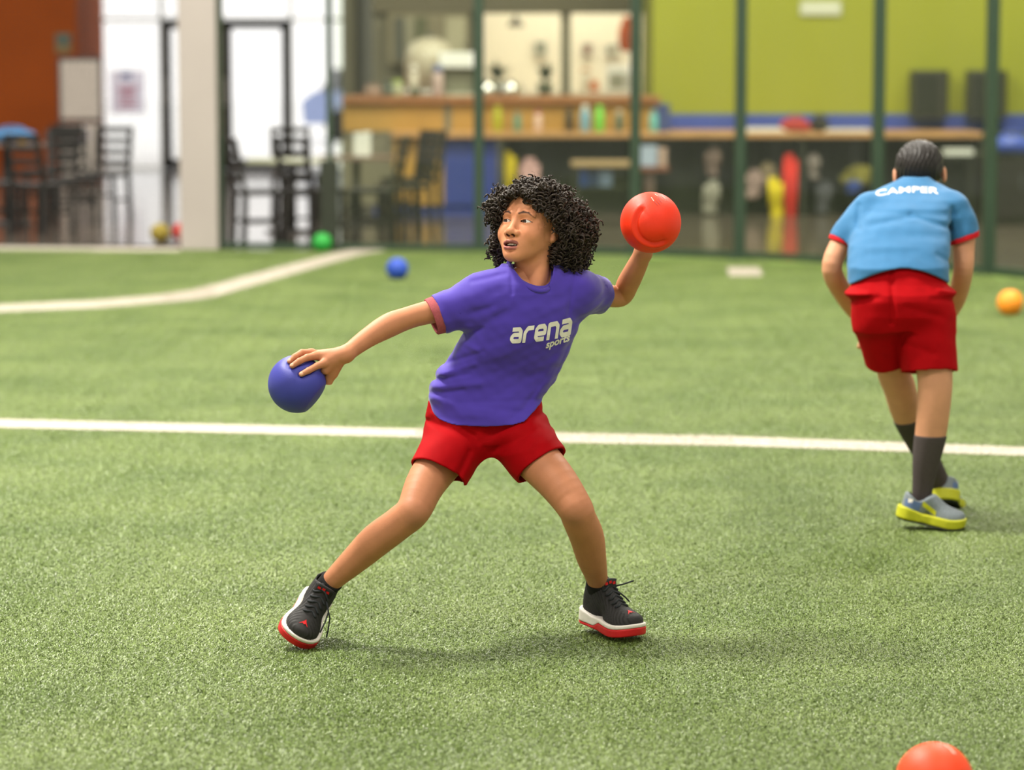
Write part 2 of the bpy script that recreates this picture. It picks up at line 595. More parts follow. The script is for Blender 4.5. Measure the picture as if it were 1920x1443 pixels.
# ------------------------------------------------------------ walls, glass front, counter, fence
def B(px0, py0, px1, py1, Y, t=0.05, bev=0.0):
    """box whose front face fills that pixel rectangle at depth Y, thickness t behind it"""
    a = P(px0, py1, Y); b = P(px1, py0, Y)
    return MB().box((a[0], Y, a[2]), (b[0], Y + t, b[2]), bev)
def Xat(px, Y, py=300): return P(px, py, Y)[0]
def Zat(py, Y): return P(960, py, Y)[2]

YG = 40.7      # glass front
M_orange = mat('orange_wall_paint', s2l(176, 82, 16), 0.8, 0.2, 0.06, 1.2)
M_grey = mat('taupe_wall_paint', s2l(122, 116, 100), 0.8, 0.2, 0.05, 1.0)
M_green = mat('lime_wall_paint', s2l(144, 146, 46), 0.8, 0.2, 0.03, 0.8)
M_cream = mat('cream_wall_paint', s2l(226, 216, 200), 0.8, 0.2, 0.03, 1.0)
M_col = mat('cream_column_paint', s2l(168, 158, 154), 0.75, 0.25, 0.03, 2.0)
M_frame = mat('dark_bronze_frame', s2l(66, 66, 68), 0.5, 0.4, 0.06, 5)
M_white = mat('white_plastic', (0.75, 0.74, 0.72), 0.5, 0.4, 0.04, 10)
def glass_mat(name, tint, rough=0.02, mix=0.12):
    m = bpy.data.materials.new(name); m.use_nodes = True
    nt = m.node_tree; nt.nodes.remove(nt.nodes['Principled BSDF'])
    out = nt.nodes['Material Output']
    t = nt.nodes.new('ShaderNodeBsdfTransparent'); t.inputs[0].default_value = (*tint, 1)
    g = nt.nodes.new('ShaderNodeBsdfGlossy'); g.inputs['Roughness'].default_value = rough
    d = nt.nodes.new('ShaderNodeBsdfDiffuse'); d.inputs[0].default_value = (.5, .55, .48, 1)
    nz = nt.nodes.new('ShaderNodeTexNoise'); nz.inputs['Scale'].default_value = 3.0
    mp = nt.nodes.new('ShaderNodeMapRange'); mp.inputs['To Min'].default_value = mix * .6; mp.inputs['To Max'].default_value = mix * 1.4
    nt.links.new(nz.outputs['Fac'], mp.inputs['Value'])
    a = nt.nodes.new('ShaderNodeMixShader'); b = nt.nodes.new('ShaderNodeMixShader')
    b.inputs[0].default_value = 0.35
    nt.links.new(d.outputs[0], b.inputs[1]); nt.links.new(g.outputs[0], b.inputs[2])
    nt.links.new(mp.outputs['Result'], a.inputs[0])
    nt.links.new(t.outputs[0], a.inputs[1]); nt.links.new(b.outputs[0], a.inputs[2])
    nt.links.new(a.outputs[0], out.inputs['Surface'])
    return m
M_glass = glass_mat('window_glass', (1, 1, 1), mix=0.012)
M_plexi = glass_mat('arena_glass', (.90, .93, .86), mix=0.022)

M_hall = mat('pale_hall_wall', (.72, .71, .68), .85, .2, .04, .4)
for _n, _lo, _hi in (('wall_hall_left', (-14.2, -7, 0), (-14, 42, 8.5)), ('wall_hall_right', (14, -7, 0), (14.2, 42, 8.5)), ('wall_hall_rear', (-14, -7.2, 0), (14, -7, 8.5))):
    tag(MB().box(_lo, _hi).build(_n, M_hall), 'pale wall of the hall outside the view', 'wall', kind='structure')
def paper_mat(name, col):
    if name in MATS: return MATS[name]
    m = bpy.data.materials.new(name); m.use_nodes = True
    nt = m.node_tree; nt.nodes.remove(nt.nodes['Principled BSDF']); out = nt.nodes['Material Output']
    d = nt.nodes.new('ShaderNodeBsdfDiffuse'); t = nt.nodes.new('ShaderNodeBsdfTranslucent'); x = nt.nodes.new('ShaderNodeMixShader')
    d.inputs[0].default_value = (*col, 1); t.inputs[0].default_value = (*col, 1); x.inputs[0].default_value = .85
    nt.links.new(d.outputs[0], x.inputs[1]); nt.links.new(t.outputs[0], x.inputs[2]); nt.links.new(x.outputs[0], out.inputs['Surface'])
    MATS[name] = m
    return m

HT = 5.0
m = MB().box((-14, -7, 8.5), (14, 42, 8.7)); tag(m.build('ceiling', mat('white_roof_deck', (.6, .6, .58), .8, .2, .04, .5)), 'pale roof deck high above the pitch', 'ceiling', kind='structure')
# orange wall on the left, with a return to the glass front
xo = Xat(148, 38.4)
m = MB().box((-12, 38.4, 0), (xo, 38.6, HT)); m.box((xo - .15, 38.6, 0), (xo, YG + .2, HT))
tag(m.build('wall_left', M_orange), 'orange wall behind the chairs at the left', 'wall', kind='structure')
# taupe wall right of the glass front
xk = Xat(703, YG)
m = MB().box((xk, 33.0, 0), (xk + .15, YG + .2, HT))
tag(m.build('wall_side', M_grey), 'taupe wall beside the glass front', 'wall', kind='structure')
# kitchen wall with two openings
YK = 32.0
z0, z1 = Zat(181, YK), Zat(25, YK)
xs = [Xat(q, YK, 100) for q in (700, 906, 1052, 1070, 1262)]
m = MB().box((xs[0], YK, 0), (xs[1], YK + .12, HT)); m.box((xs[1], YK, z1), (xs[2], YK + .12, HT)); m.box((xs[1], YK, 0), (xs[2], YK + .12, z0))
m.box((xs[2], YK, 0), (xs[3], YK + .12, HT)); m.box((xs[3], YK, z1), (xs[4], YK + .12, HT)); m.box((xs[3], YK, 0), (xs[4], YK + .12, z0))
tag(m.build('wall_kitchen', M_grey), 'taupe kitchen wall with two serving openings', 'wall', kind='structure')
m = MB().box((xs[0], YK - .12, Zat(24, YK)), (xs[4], YK, Zat(-14, YK)))
tag(m.build('trim_5', mat('taupe_beam', s2l(108, 100, 84), .8, .2, .05, 2)), 'taupe beam above the serving openings', 'beam', kind='structure')
m = MB().box((xs[0], 35.0, 0), (xs[4] + .3, 35.1, HT)); m.box((xs[4], YK + .12, 0), (xs[4] + .1, 35.0, HT)); m.box((xs[1] - .5, YK + .12, 0), (xs[1] - .4, 35, HT))
tag(m.build('wall_back_room', M_cream), 'cream wall of the room behind the serving openings', 'wall', kind='structure')
# lime wall
YL = 29.6
xg = Xat(1224, YL, 100)
m = MB().box((xg, YL, 0), (12, YL + .15, HT)); m.box((xg, YL + .15, 0), (xg + .1, YK, HT))
tag(m.build('wall_lime', M_green), 'lime green wall above the long ledge', 'wall', kind='structure')
m = B(1246, 214, 2100, 247, YL - .03, .03)
tag(m.build('trim_6', mat('blue_band_paint', s2l(62, 78, 158), .7, .3, .05, 3)), 'blue band painted along the foot of the lime wall', 'band', kind='structure')
m = MB().box((12, 20, 0), (12.1, YL + 1, HT)); tag(m.build('wall_right', M_green), 'lime wall closing the concourse on the right', 'wall', kind='structure')

# glass front: windows and doors
zt = Zat(37, YG)
def window(n, px0, px1, z_lo, z_hi, mull=(), label=''):
    x0, x1 = Xat(px0, YG), Xat(px1, YG)
    fr = MB(); w = .022
    fr.box((x0, YG, z_lo), (x0 + w, YG + .08, z_hi)); fr.box((x1 - w, YG, z_lo), (x1, YG + .08, z_hi))
    fr.box((x0, YG, z_lo), (x1, YG + .08, z_lo + w)); fr.box((x0, YG, z_hi - w), (x1, YG + .08, z_hi))
    o = fr.build('window_%d' % n, mat('pale_aluminium', s2l(216, 220, 206), .4, .5, .05, 5))
    tag(o, label, 'window', kind='structure')
    MB().box((x0 + w, YG + .03, z_lo + w), (x1 - w, YG + .04, z_hi - w)).build('pane', M_glass, o)
    return o
window(1, 150, 305, .02, zt, label='tall window pane with the taped poster')
window(2, 150, 305, zt, 3.4, label='upper window above the taped poster')
window(3, 547, 622, .02, zt, label='tall window right of the glass door')
window(4, 622, 705, .9, zt, label='window pane next to the taupe wall')
window(5, 412, 547, zt + .02, 3.4, label='transom window above the glass door')
window(6, 547, 705, zt, 3.4, label='upper window next to the taupe wall')
window(7, 305, 412, zt + .02, 3.4, label='transom window above the hidden door')
def gdoor(n, px0, px1, label, st=.19):
    x0, x1 = Xat(px0, YG), Xat(px1, YG)
    f = MB()
    f.box((x0, YG - .02, .01), (x0 + st, YG + .06, zt)); f.box((x1 - st * .7, YG - .02, .01), (x1, YG + .06, zt))
    f.box((x0, YG - .02, zt - .13), (x1, YG + .06, zt)); f.box((x0, YG - .02, .01), (x1, YG + .06, .17))
    o = f.build('door_%d' % n, M_frame); tag(o, label, 'door', kind='structure')
    MB().box((x0 + st, YG + .015, .17), (x1 - st * .7, YG + .025, zt - .13)).build('pane', M_glass, o)
    MB().box((x0 + st * .4, YG - .08, .95), (x0 + st * .55, YG - .06, 1.35)).build('door_handle', M_white, o)
    return o
gdoor(1, 412, 547, 'dark framed glass door right of the pale column')
gdoor(2, 306, 400, 'dark framed glass door half hidden by the pale column', .13)
m = MB().box((xo, YG + .09, 3.4), (xk, YG + .2, HT)); tag(m.build('wall_front_header', M_grey), 'wall above the glass front', 'wall', kind='structure')
# pale column standing at the fence line
cx0, cx1 = G(340, 468)[0], G(411, 468)[0]; cy = G(376, 469)[1]
m = MB().box((cx0, cy, 0), (cx1, cy + .34, HT), .012)
tag(m.build('wall_column', M_col), 'pale cream square column at the turf edge', 'column', kind='structure')
M_gpost = mat('dark_green_metal', s2l(44, 62, 46), 0.45, 0.4, 0.08, 6)
m = MB().box((cx1 + .002, cy + .05, 0), (cx1 + .03, cy + .3, HT)); o = m.build('trim_7', M_gpost); tag(o, 'dark green edge strip on the pale column', 'trim', kind='structure')

# fence: posts, clear panels, net on the left
fence = thing('arena_fence', (fence_pts[4][0], fence_pts[4][1], 0), 'dark green metal fence with clear panels behind the pitch', 'fence')
FP = [(620, 470), (898, 471), (1190, 478), (1386, 485), (1643, 498), (1853, 514), (2040, 533)]
for i, q in enumerate(FP):
    c = G(*q); w = .045 if i else .026
    m = MB().box((c[0] - w, c[1] - .045, 0), (c[0] + w, c[1] + .045, HT), .006)
    m.box((c[0] - .09, c[1] - .07, 0), (c[0] + .09, c[1] + .07, .02))
    m.build('post', M_gpost, fence)
c = G(618, 470); Y6 = c[1]
m = MB().box((c[0] - .075, Y6 - .05, .0), (c[0] + .075, Y6 + .05, Zat(300, Y6)), .01); m.build('gate_box', mat('dark_olive_metal', s2l(40, 44, 34), .5, .35, .08, 6), fence)
ends = [np.array((cx1 + .03, cy + .1, 0))] + [G(*q) for q in FP]
for a, b in zip(ends[:-1], ends[1:]):
    d = (b - a) / np.linalg.norm(b - a); a2 = a + d * .06; b2 = b - d * .06
    nrm = np.array((-d[1], d[0], 0)) * .004
    vs = [a2 - nrm, b2 - nrm, b2 + nrm, a2 + nrm]
    V = [np.array((q[0], q[1], .03)) for q in vs] + [np.array((q[0], q[1], 4.6)) for q in vs]
    if a is not ends[0]:
        MB().add(V, [(0, 1, 2, 3), (7, 6, 5, 4), (0, 4, 5, 1), (1, 5, 6, 2), (2, 6, 7, 3), (3, 7, 4, 0)]).build('clear_panel', M_plexi, fence)
    MB().bar(a + np.array((0, 0, .035)), b + np.array((0, 0, .035)), .05, .05).build('bottom_rail', M_gpost, fence)
# net
M_net = mat('black_net_cord', (.02, .02, .02), .8, .2)
na, nb_ = G(-600, 457.8), G(340, 466); na = np.array(na); nb_ = np.array(nb_)
nr = thing('net', (na[0], na[1], 0), 'fine black net hanging left of the pale column', 'net')
m = MB(); L_ = np.linalg.norm(nb_ - na); d = (nb_ - na) / L_
cell = .034
for i in range(int(L_ / cell) + 1):
    q = na + d * i * cell
    s = d * .0012
    m.add([q - s + [0, 0, .01], q + s + [0, 0, .01], q + s + [0, 0, 3.0], q - s + [0, 0, 3.0]], [(0, 1, 2, 3)])
for i in range(int(2.9 / cell)):
    z = .01 + i * cell; e = np.array((0, 0, .0012))
    m.add([na - e + [0, -.001, z], nb_ - e + [0, -.001, z], nb_ + e + [0, -.001, z], na + e + [0, -.001, z]], [(0, 1, 2, 3)])
o = m.build('mesh_cords', M_net, nr); o['kind'] = 'stuff'
MB().tube([na + [0, 0, .012], nb_ + [0, 0, .012]], .014, 8).build('edge_rope', M_net, nr)

# ------------------------------------------------------------ bar counter
M_wood = mat('honey_wood', s2l(182, 136, 90), 0.45, 0.4, 0.15, 4)
M_woodd = mat('bar_top_wood', s2l(150, 96, 56), 0.4, 0.45, 0.18, 5)
M_opan = mat('amber_panel', s2l(184, 140, 70), 0.6, 0.3, 0.08, 3)
M_bpan = mat('cobalt_panel', s2l(52, 66, 146), 0.55, 0.35, 0.06, 3)
M_darkc = mat('dark_cabinet', s2l(52, 54, 44), 0.7, 0.25, 0.2, 2)
YB = 28.5
bar = thing('bar_counter', (Xat(940, YB), YB, 0), 'raised wooden bar with amber and blue front panels', 'counter')
zl, zb = Zat(247, YB), Zat(181, YB)
xL, xR = Xat(640, YB, 250), Xat(1240, YB, 250)
MB().box((xL, YB + .18, zb - .07), (xg - .03, YB + 1.45, zb), .012).build('bar_top', M_woodd, bar)
MB().box((xg - .03, YB + .18, zb - .07), (xR, YB + .75, zb), .012).build('bar_top', M_woodd, bar)
xb = [Xat(q, YB, 220) for q in (640, 832, 845, 1060, 1240)]
for i, (x0, x1, mm_) in enumerate(((xb[0], xb[1], M_opan), (xb[1], xb[2], M_grey), (xb[2], xb[3], M_opan), (xb[3], xb[4], M_opan))):
    MB().box((x0, YB + .28 + .0 * i, zl), (x1 - .004, YB + .33, zb - .07)).build('upper_panel', mm_, bar)
for (p0, p1, mm_) in ((640, 735, M_grey), (737, 832, M_opan), (834, 934, M_bpan)):
    MB().box((Xat(p0, YB), YB + .04, .11), (Xat(p1, YB) - .004, YB + .10, zl - .06)).build('lower_panel', mm_, bar)
MB().box((Xat(700, YB), YB + .08, .005), (Xat(934, YB), YB + .14, .11)).build('kickboard', M_bpan, bar)
# long ledge continuing to the right
ledge = thing('long_ledge', (Xat(1390, 27.6), 27.6, 0), 'long tan ledge running under the lime wall with dark recess below', 'counter')
MB().box((Xat(735, YB), YB - .12, zl - .06), (Xat(1240, YB), YB + .28, zl), .01).build('ledge_top', M_wood, ledge)
MB().box((Xat(1240, YB), YB - .12, zl - .06), (Xat(1838, YB), YL - .03, zl), .01).build('ledge_top', M_wood, ledge)
MB().box((Xat(936, YB), YB + .5, .0), (Xat(1970, YB), YB + .56, zl - .06)).build('back_panel', M_darkc, ledge)  # dark colour holds the shade of the recess under the ledge
for q in (937, 1215, 1500, 1640, 1836):
    MB().box((Xat(q, YB), YB - .06, .0), (Xat(q, YB) + .05, YB + .5, zl - .06)).build('bracket_leg', M_darkc, ledge)

def bottle(px, py_top, py_bot, Y, r, col, cap, name, label):
    c = P(px, py_bot, Y); h = Zat(py_top, Y) - c[2]
    b = thing(name, c, label, 'bottle', 'bottles on the bar ledge')
    mt = mat('bottle_%d' % px, col, .3, .5, .05, 20); mc = mat('cap_%d' % px, cap, .4, .4, .05, 20)
    MB().lathe(c, [(r * .9, 0), (r, .01), (r, h * .62), (r * .85, h * .70), (r * .55, h * .78)], 16).build('bottle_body', mt, b, True)
    MB().lathe(c, [(r * .62, h * .76), (r * .62, h * .96), (r * .45, h)], 14).build('bottle_cap', mc, b, True)
zled = zl
def bt(px, top, r, col, cap, label):
    Yb = YB + .05
    c = P(px, 246, Yb); c[2] = zled
    h = Zat(top, Yb) - zled
    b = thing('drink_bottle', c, label, 'bottle', 'bottles on the bar ledge')
    mt = mat('bottle_%d' % px, col, .3, .5, .05, 20); mc = mat('cap_%d' % px, cap, .4, .4, .05, 20)
    MB().lathe(c, [(r * .92, 0), (r, .008), (r, h * .66), (r * .9, h * .74), (r * .62, h * .80)], 16).build('bottle_body', mt, b, True)
    MB().lathe(c, [(r * .68, h * .78), (r * .68, h * .97), (r * .5, h)], 14).build('bottle_cap', mc, b, True)
bt(933, 199, .050, s2l(172, 168, 30), s2l(180, 176, 40), 'yellow green bottle at the left end of the bar ledge')
bt(970, 210, .040, s2l(96, 140, 118), s2l(110, 120, 110), 'muted teal bottle second from the left on the ledge')
bt(1009, 206, .040, s2l(222, 186, 172), s2l(160, 70, 90), 'pale pink bottle with crimson cap on the ledge')
bt(1067, 202, .045, s2l(58, 48, 32), s2l(50, 42, 34), 'black bottle in the middle of the ledge')
bt(1097, 197, .050, s2l(122, 166, 190), s2l(220, 214, 206), 'light blue bottle with white cap on the ledge')
bt(1124, 198, .050, s2l(118, 200, 70), s2l(130, 210, 80), 'bright green bottle on the ledge')
bt(1161, 206, .045, s2l(88, 100, 84), s2l(200, 180, 160), 'dark grey bottle with beige cap on the ledge')
bt(1226, 206, .045, s2l(108, 180, 176), s2l(110, 150, 160), 'turquoise bottle beside the blue box on the ledge')

def simple_box(name, px0, py0, px1, py1, Y, dep, m, label, cat, zfloor=None, bev=.01, lid=None):
    a = P(px0, py1, Y); b = P(px1, py0, Y); z0_ = a[2] if zfloor is None else zfloor
    t = thing(name, ((a[0] + b[0]) / 2, Y, z0_), label, cat)
    zl_ = b[2] - (b[2] - z0_) * .18
    MB().box((a[0], Y, z0_), (b[0], Y + dep, zl_), bev).build('box_body', m, t)
    MB().box((a[0] - .005, Y - .005, zl_), (b[0] + .005, Y + dep + .005, b[2]), bev).build('lid', lid or m, t)
    return t
simple_box('storage_box', 1233, 195, 1256, 246, YB + .03, .22, mat('navy_box', s2l(60, 70, 120), .6, .3, .1, 5), 'navy box standing at the right end of the bottles', 'box', zl)
simple_box('paper_stack', 1392, 240, 1478, 247, YB + .0, .25, M_white, 'stack of white paper on the ledge under the lime wall', 'paper', zl, .002)
simple_box('paper_stack', 1548, 242, 1630, 247, YB + .0, .25, M_white, 'thin white paper stack behind the boy in blue', 'paper', zl, .002)

# soft things on the ledge
def blob_bag(name, px, py, Y, rx, rz, ry, m, label, cat, zfloor, seed):
    c = P(px, py, Y); c[2] = zfloor
    def f(p):
        d = ell(p, c + np.array((0, 0, rz * .9)), (rx, ry, rz))
        d = smin(d, ell(p, c + np.array((rx * .45, 0, rz * .5)), (rx * .6, ry * .8, rz * .55)), .03)
        return smax(d, zfloor - p[:, 2], .01) + .007 * vnoise(p, 9, seed)
    v, q = surf(f, c - np.array((rx * 1.6, ry * 1.5, .05)), c + np.array((rx * 1.6, ry * 1.5, rz * 2.4)), .012, 1)
    t = thing(name, c, label, cat)
    mesh_obj('bag_body', v, q, m, t, True)
    top = c + np.array((0, -ry * .3, rz * 1.7))
    MB().tube([top + np.array((rx * .5 * math.cos(a), 0, rz * .5 * math.sin(a))) for a in np.linspace(0, math.pi, 9)], .012, 6).build('strap', m, t, True)
    return t
blob_bag('bag', 1490, 246, YB + .05, .16, .07, .12, mat('red_bag', s2l(168, 58, 52), .7, .2, .1, 8), 'red bag lying on the ledge under the lime wall', 'bag', zl, 3)
blob_bag('bag', 1536, 246, YB + .12, .10, .08, .10, mat('black_bag', s2l(48, 46, 42), .7, .2, .1, 8), 'small black bag right of the red bag', 'bag', zl, 4)
# cabinet and blue bag at the far right
cab = thing('dark_cabinet', (Xat(1890, 26.8), 26.8, 0), 'dark cabinet at the right edge behind the fence', 'cabinet')
zc = Zat(290, 26.8)
MB().box((Xat(1846, 26.8), 26.8, .06), (Xat(2010, 26.8), 27.5, zc - .03)).build('body', mat('near_black_cabinet', s2l(40, 38, 32), .6, .3, .1, 3), cab)
MB().box((Xat(1842, 26.8), 26.77, zc - .03), (Xat(2014, 26.8), 27.52, zc), .006).build('top', M_darkc, cab)
for q0, q1 in ((1849, 1926), (1929, 2006)):
    dr = MB().box((Xat(q0, 26.8), 26.78, .09), (Xat(q1, 26.8), 26.8, zc - .05), .004).build('door', mat('near_black_cabinet', (0, 0, 0)), cab)
    MB().box((Xat(q1, 26.8) - .06, 26.765, .35), (Xat(q1, 26.8) - .04, 26.78, .5)).build('handle', M_frame, dr)
blob_bag('bag', 1896, 288, 26.95, .22, .10, .16, mat('blue_plastic_bag', s2l(62, 84, 176), .35, .5, .15, 8), 'blue plastic bag on the dark cabinet at the right edge', 'bag', zc, 6)
simple_box('paper_stack', 1772, 280, 1826, 291, 27.3, .2, M_white, 'white papers on a low shelf beside the dark cabinet', 'paper', None, .004)
sh = thing('low_shelf', (Xat(1800, 27.3), 27.3, 0), 'dark low shelf holding white papers near the right edge', 'shelf')
zs = Zat(291, 27.3)
MB().box((Xat(1752, 27.3), 27.25, zs - .03), (Xat(1828, 27.3), 27.55, zs - .001)).build('shelf_top', M_darkc, sh)
for q in (1756, 1818):
    MB().box((Xat(q, 27.3), 27.27, 0), (Xat(q, 27.3) + .04, 27.5, zs - .03)).build('leg', M_darkc, sh)

# hanging jackets in the recess
def garment(px, py0, py1, wpx, Y, col, name, label, seed, hook=True):
    a = P(px, py0, Y); b = P(px, py1, Y); w = wpx * PXM(Y) / 2
    z1_, z0_ = a[2], b[2]; xc = a[0]
    t = thing('hanging_jacket', (xc, Y, z0_), label, 'jacket', 'jackets hanging under the ledge')
    def f(p):
        k = np.clip((p[:, 2] - z0_) / (z1_ - z0_), 0, 1)
        ww = w * (.95 - .45 * np.clip((k - .75) / .25, 0, 1) + .10 * np.sin(k * 7 + seed))
        dx = (p[:, 0] - xc - .02 * np.sin(k * 4 + seed)) / ww; dy = (p[:, 1] - Y) / .06
        d = (np.sqrt(dx ** 2 + dy ** 2) - 1) * .05
        d = smax(d, np.maximum(z0_ - p[:, 2], p[:, 2] - z1_), .02)
        return d + .008 * np.sin(p[:, 0] * 90 + 3 * np.sin(p[:, 2] * 6 + seed)) * .6
    v, q = surf(f, (xc - w * 1.5, Y - .12, z0_ - .04), (xc + w * 1.5, Y + .12, z1_ + .04), .012, 1)
    mt = mat('jacket_%d' % px, col, .8, .2, .1, 6)
    mesh_obj('jacket_body', v, q, mt, t, True)
    MB().tube([(xc, Y, z1_ - .02), (xc, Y - .01, z1_ + .02), (xc, Y, zl - .059)], .006, 6).build('hanging_loop', M_frame, t)
    for s in (-1, 1):
        MB().tube([(xc + s * w * .6, Y - .03, z1_ - .06), (xc + s * w * .62, Y - .05, (z0_ + z1_) / 2 + .05), (xc + s * w * .6, Y - .04, z0_ + .10)], [.035, .032, .025], 8).build('sleeve', mt, t, True)
YJ = YB + .06
garment(953, 283, 380, 30, YJ, s2l(205, 182, 32), 'j', 'yellow jacket hanging beside the blue panel', 1)
garment(995, 296, 400, 36, YJ, s2l(200, 158, 158), 'j', 'pale pink jacket hanging above the curly haired boy', 2)
garment(1337, 276, 330, 26, YJ, s2l(140, 118, 112), 'j', 'small mauve grey garment hanging left of the middle fence post', 3)
garment(1334, 338, 400, 32, YJ - .1, s2l(150, 146, 136), 'j', 'pale grey cloth hanging low left of the middle fence post', 4)
garment(1412, 318, 372, 38, YJ, s2l(160, 136, 132), 'j', 'dusty pink garment hanging right of the middle fence post', 5)
garment(1440, 304, 345, 30, YJ + .1, s2l(150, 134, 110), 'j', 'beige garment hanging behind the yellow one', 6)
garment(1454, 332, 408, 26, YJ - .1, s2l(212, 190, 34), 'j', 'bright yellow garment hanging left of the long red one', 7)
garment(1482, 288, 428, 26, YJ - .05, s2l(206, 52, 44), 'j', 'long red garment hanging right of the yellow one', 8)
garment(1525, 288, 336, 22, YJ, s2l(150, 138, 136), 'j', 'light grey garment hanging near the elbow of the boy in blue', 9)
garment(1545, 340, 400, 30, YJ, s2l(84, 84, 90), 'j', 'charcoal garment hanging near the elbow of the boy in blue', 10)
garment(1610, 310, 345, 60, YJ, s2l(140, 132, 62), 'j', 'olive garment hanging left of the dark haired head', 11)
garment(1600, 338, 362, 24, YJ - .1, s2l(60, 80, 150), 'j', 'small blue garment hanging left of the dark haired head', 12)

# low table with books beneath the ledge
M_tan = mat('tan_laminate', s2l(168, 140, 104), .5, .4, .08, 5)
Yt = 26.6
tb = thing('side_table', (Xat(1130, Yt), Yt, 0), 'low tan table in front of the dark recess', 'table')
zt2 = Zat(303, Yt)
MB().box((Xat(1072, Yt), Yt, zt2 - .05), (Xat(1192, Yt), Yt + .45, zt2), .008).build('tabletop', M_tan, tb)
for q in (1078, 1182):
    for dy in (.03, .38):
        MB().box((Xat(q, Yt), Yt + dy, 0), (Xat(q, Yt) + .04, Yt + dy + .04, zt2 - .05)).build('leg', M_darkc, tb)
MB().box((Xat(1078, Yt), Yt + .05, Zat(350, Yt) - .02), (Xat(1186, Yt), Yt + .42, Zat(350, Yt))).build('shelf', M_darkc, tb)
zz = Zat(350, Yt)
for i, (p0, p1, top, col, lb) in enumerate([(1086, 1100, 318, s2l(60, 84, 160), 'thin blue box on the low table shelf'), (1101, 1122, 322, s2l(60, 72, 110), 'navy box on the low table shelf'), (1124, 1148, 321, s2l(120, 134, 166), 'grey blue box on the low table shelf')]):
    simple_box('storage_box', p0, top, p1, 350, Yt + .1, .2, mat('shelfbox_%d' % i, col, .6, .3, .08, 6), lb, 'box', zz, .004)
# framed display box between the posts
simple_box('display_box', 1198, 274, 1232, 312, 26.9, .16, mat('pale_blue_box', s2l(166, 178, 206), .5, .3, .05, 5), 'pale blue box standing on a narrow stand', 'box', None, .006)
simple_box('display_box', 1234, 278, 1250, 312, 26.95, .14, mat('pinkish_box', s2l(190, 160, 150), .5, .3, .05, 5), 'small pinkish box next to the pale blue box', 'box', None, .006)
st = thing('display_stand', (Xat(1222, 26.9), 26.95, 0), 'narrow brown stand under the pale blue box', 'stand')
zst = Zat(312, 26.9)
M_rb = mat('red_brown_wood', s2l(124, 76, 58), .5, .3, .1, 6)
MB().box((Xat(1194, 26.9), 26.86, zst - .045), (Xat(1254, 26.9), 27.14, zst - .001)).build('top', M_rb, st)
MB().box((Xat(1208, 26.9), 26.92, .02), (Xat(1228, 26.9), 27.02, zst - .045)).build('post', mat('mauve_post', s2l(104, 84, 78), .6, .3, .1, 6), st)
MB().box((Xat(1196, 26.9), 26.86, .004), (Xat(1240, 26.9), 27.1, .022)).build('base', M_rb, st)

# loudspeakers on the lime wall
M_blk = mat('black_speaker', s2l(52, 52, 44), .55, .35, .08, 20)
for (p0, p1, lb) in ((1712, 1782, 'black wall mounted speaker above the dark haired head'), (1818, 1892, 'black wall mounted speaker behind the rightmost green post')):
    Ys = YL - .36
    a = P(p0, 222, Ys); b = P(p1, 132, Ys)
    t = thing('wall_speaker', ((a[0] + b[0]) / 2, YL - .02, a[2]), lb, 'speaker', 'speakers on the lime wall')
    n = 10; pol = [(a[0], Ys), (b[0] - .10, Ys)] + [(b[0] - .10 + .10 * math.sin(k * math.pi / 2 / n), Ys + .12 - .12 * math.cos(k * math.pi / 2 / n)) for k in range(1, n + 1)] + [(b[0], YL - .05), (a[0], YL - .05)]
    MB().prism(pol, 2, a[2], b[2]).build('cabinet', M_blk, t)
    MB().box((a[0] + .02, Ys - .012, a[2] + .03), (b[0] - .12, Ys, b[2] - .05), .004).build('grille', mat('speaker_cloth', s2l(44, 46, 40), .9, .1, .15, 60), t)
    MB().box((a[0] + .1, YL - .06, a[2] + .15), (b[0] - .1, YL, b[2] - .15)).build('bracket', M_frame, t)
# small plates high on the lime wall
t = thing('wall_sign', (Xat(1540, YL), YL - .02, Zat(28, YL)), 'pale blank sign high on the lime wall', 'sign')
B(1500, 2, 1578, 29, YL - .03, .02, .004).build('plate', mat('pale_sign', s2l(190, 190, 168), .6, .3, .03, 5), t)
B(1505, 6, 1573, 25, YL - .036, .006).build('face', mat('pale_sign_face', s2l(200, 200, 182), .5, .3, .03, 5), t)

# ------------------------------------------------------------ things in and before the serving openings
def jar(px, py0, py1, Y, r, col, cap, label, nm='jar', cat='jar'):
    zc_ = zb; c = P(px, py1, Y); c[2] = zc_; h = max(Zat(py0, Y) - zc_, .06)
    t = thing(nm, c, label, cat)
    MB().lathe(c, [(r * .9, 0), (r, .012), (r * 1.02, h * .6), (r * .8, h * .78)], 16).build('jar_body', mat('jarb_%d_%d' % (px, py0), col, .35, .45, .05, 15), t, True)
    MB().lathe(c, [(r * .84, h * .76), (r * .86, h * .95), (r * .6, h)], 16).build('jar_lid', mat('jarl_%d_%d' % (px, py0), cap, .45, .4, .05, 15), t, True)
YC = YB + .45
# domed food case
c = P(806, 182, YC + .62); c[2] = zb
t = thing('food_warmer', c, 'white domed food warmer on the left of the bar', 'food warmer')
rd = 54 * PXM(YC); zd = Zat(68, YC) - zb
MB().lathe(c, [(rd * .92, 0), (rd * .95, .04), (rd * .9, .06)], 24).build('base', M_white, t, True)
MB().lathe(c, [(rd * .88, .06)] + [(rd * .88 * math.cos(a), .06 + (zd * .55) + (zd * .45 - .06) * math.sin(a)) for a in np.linspace(0, 1.45, 9)], 24).build('dome', mat('milky_dome', s2l(186, 176, 156), .25, .5, .08, 4), t, True)
MB().lathe(c, [(.03, zd - .01), (.04, zd + .02), (.0 + .01, zd + .04)], 12).build('knob', M_frame, t, True)
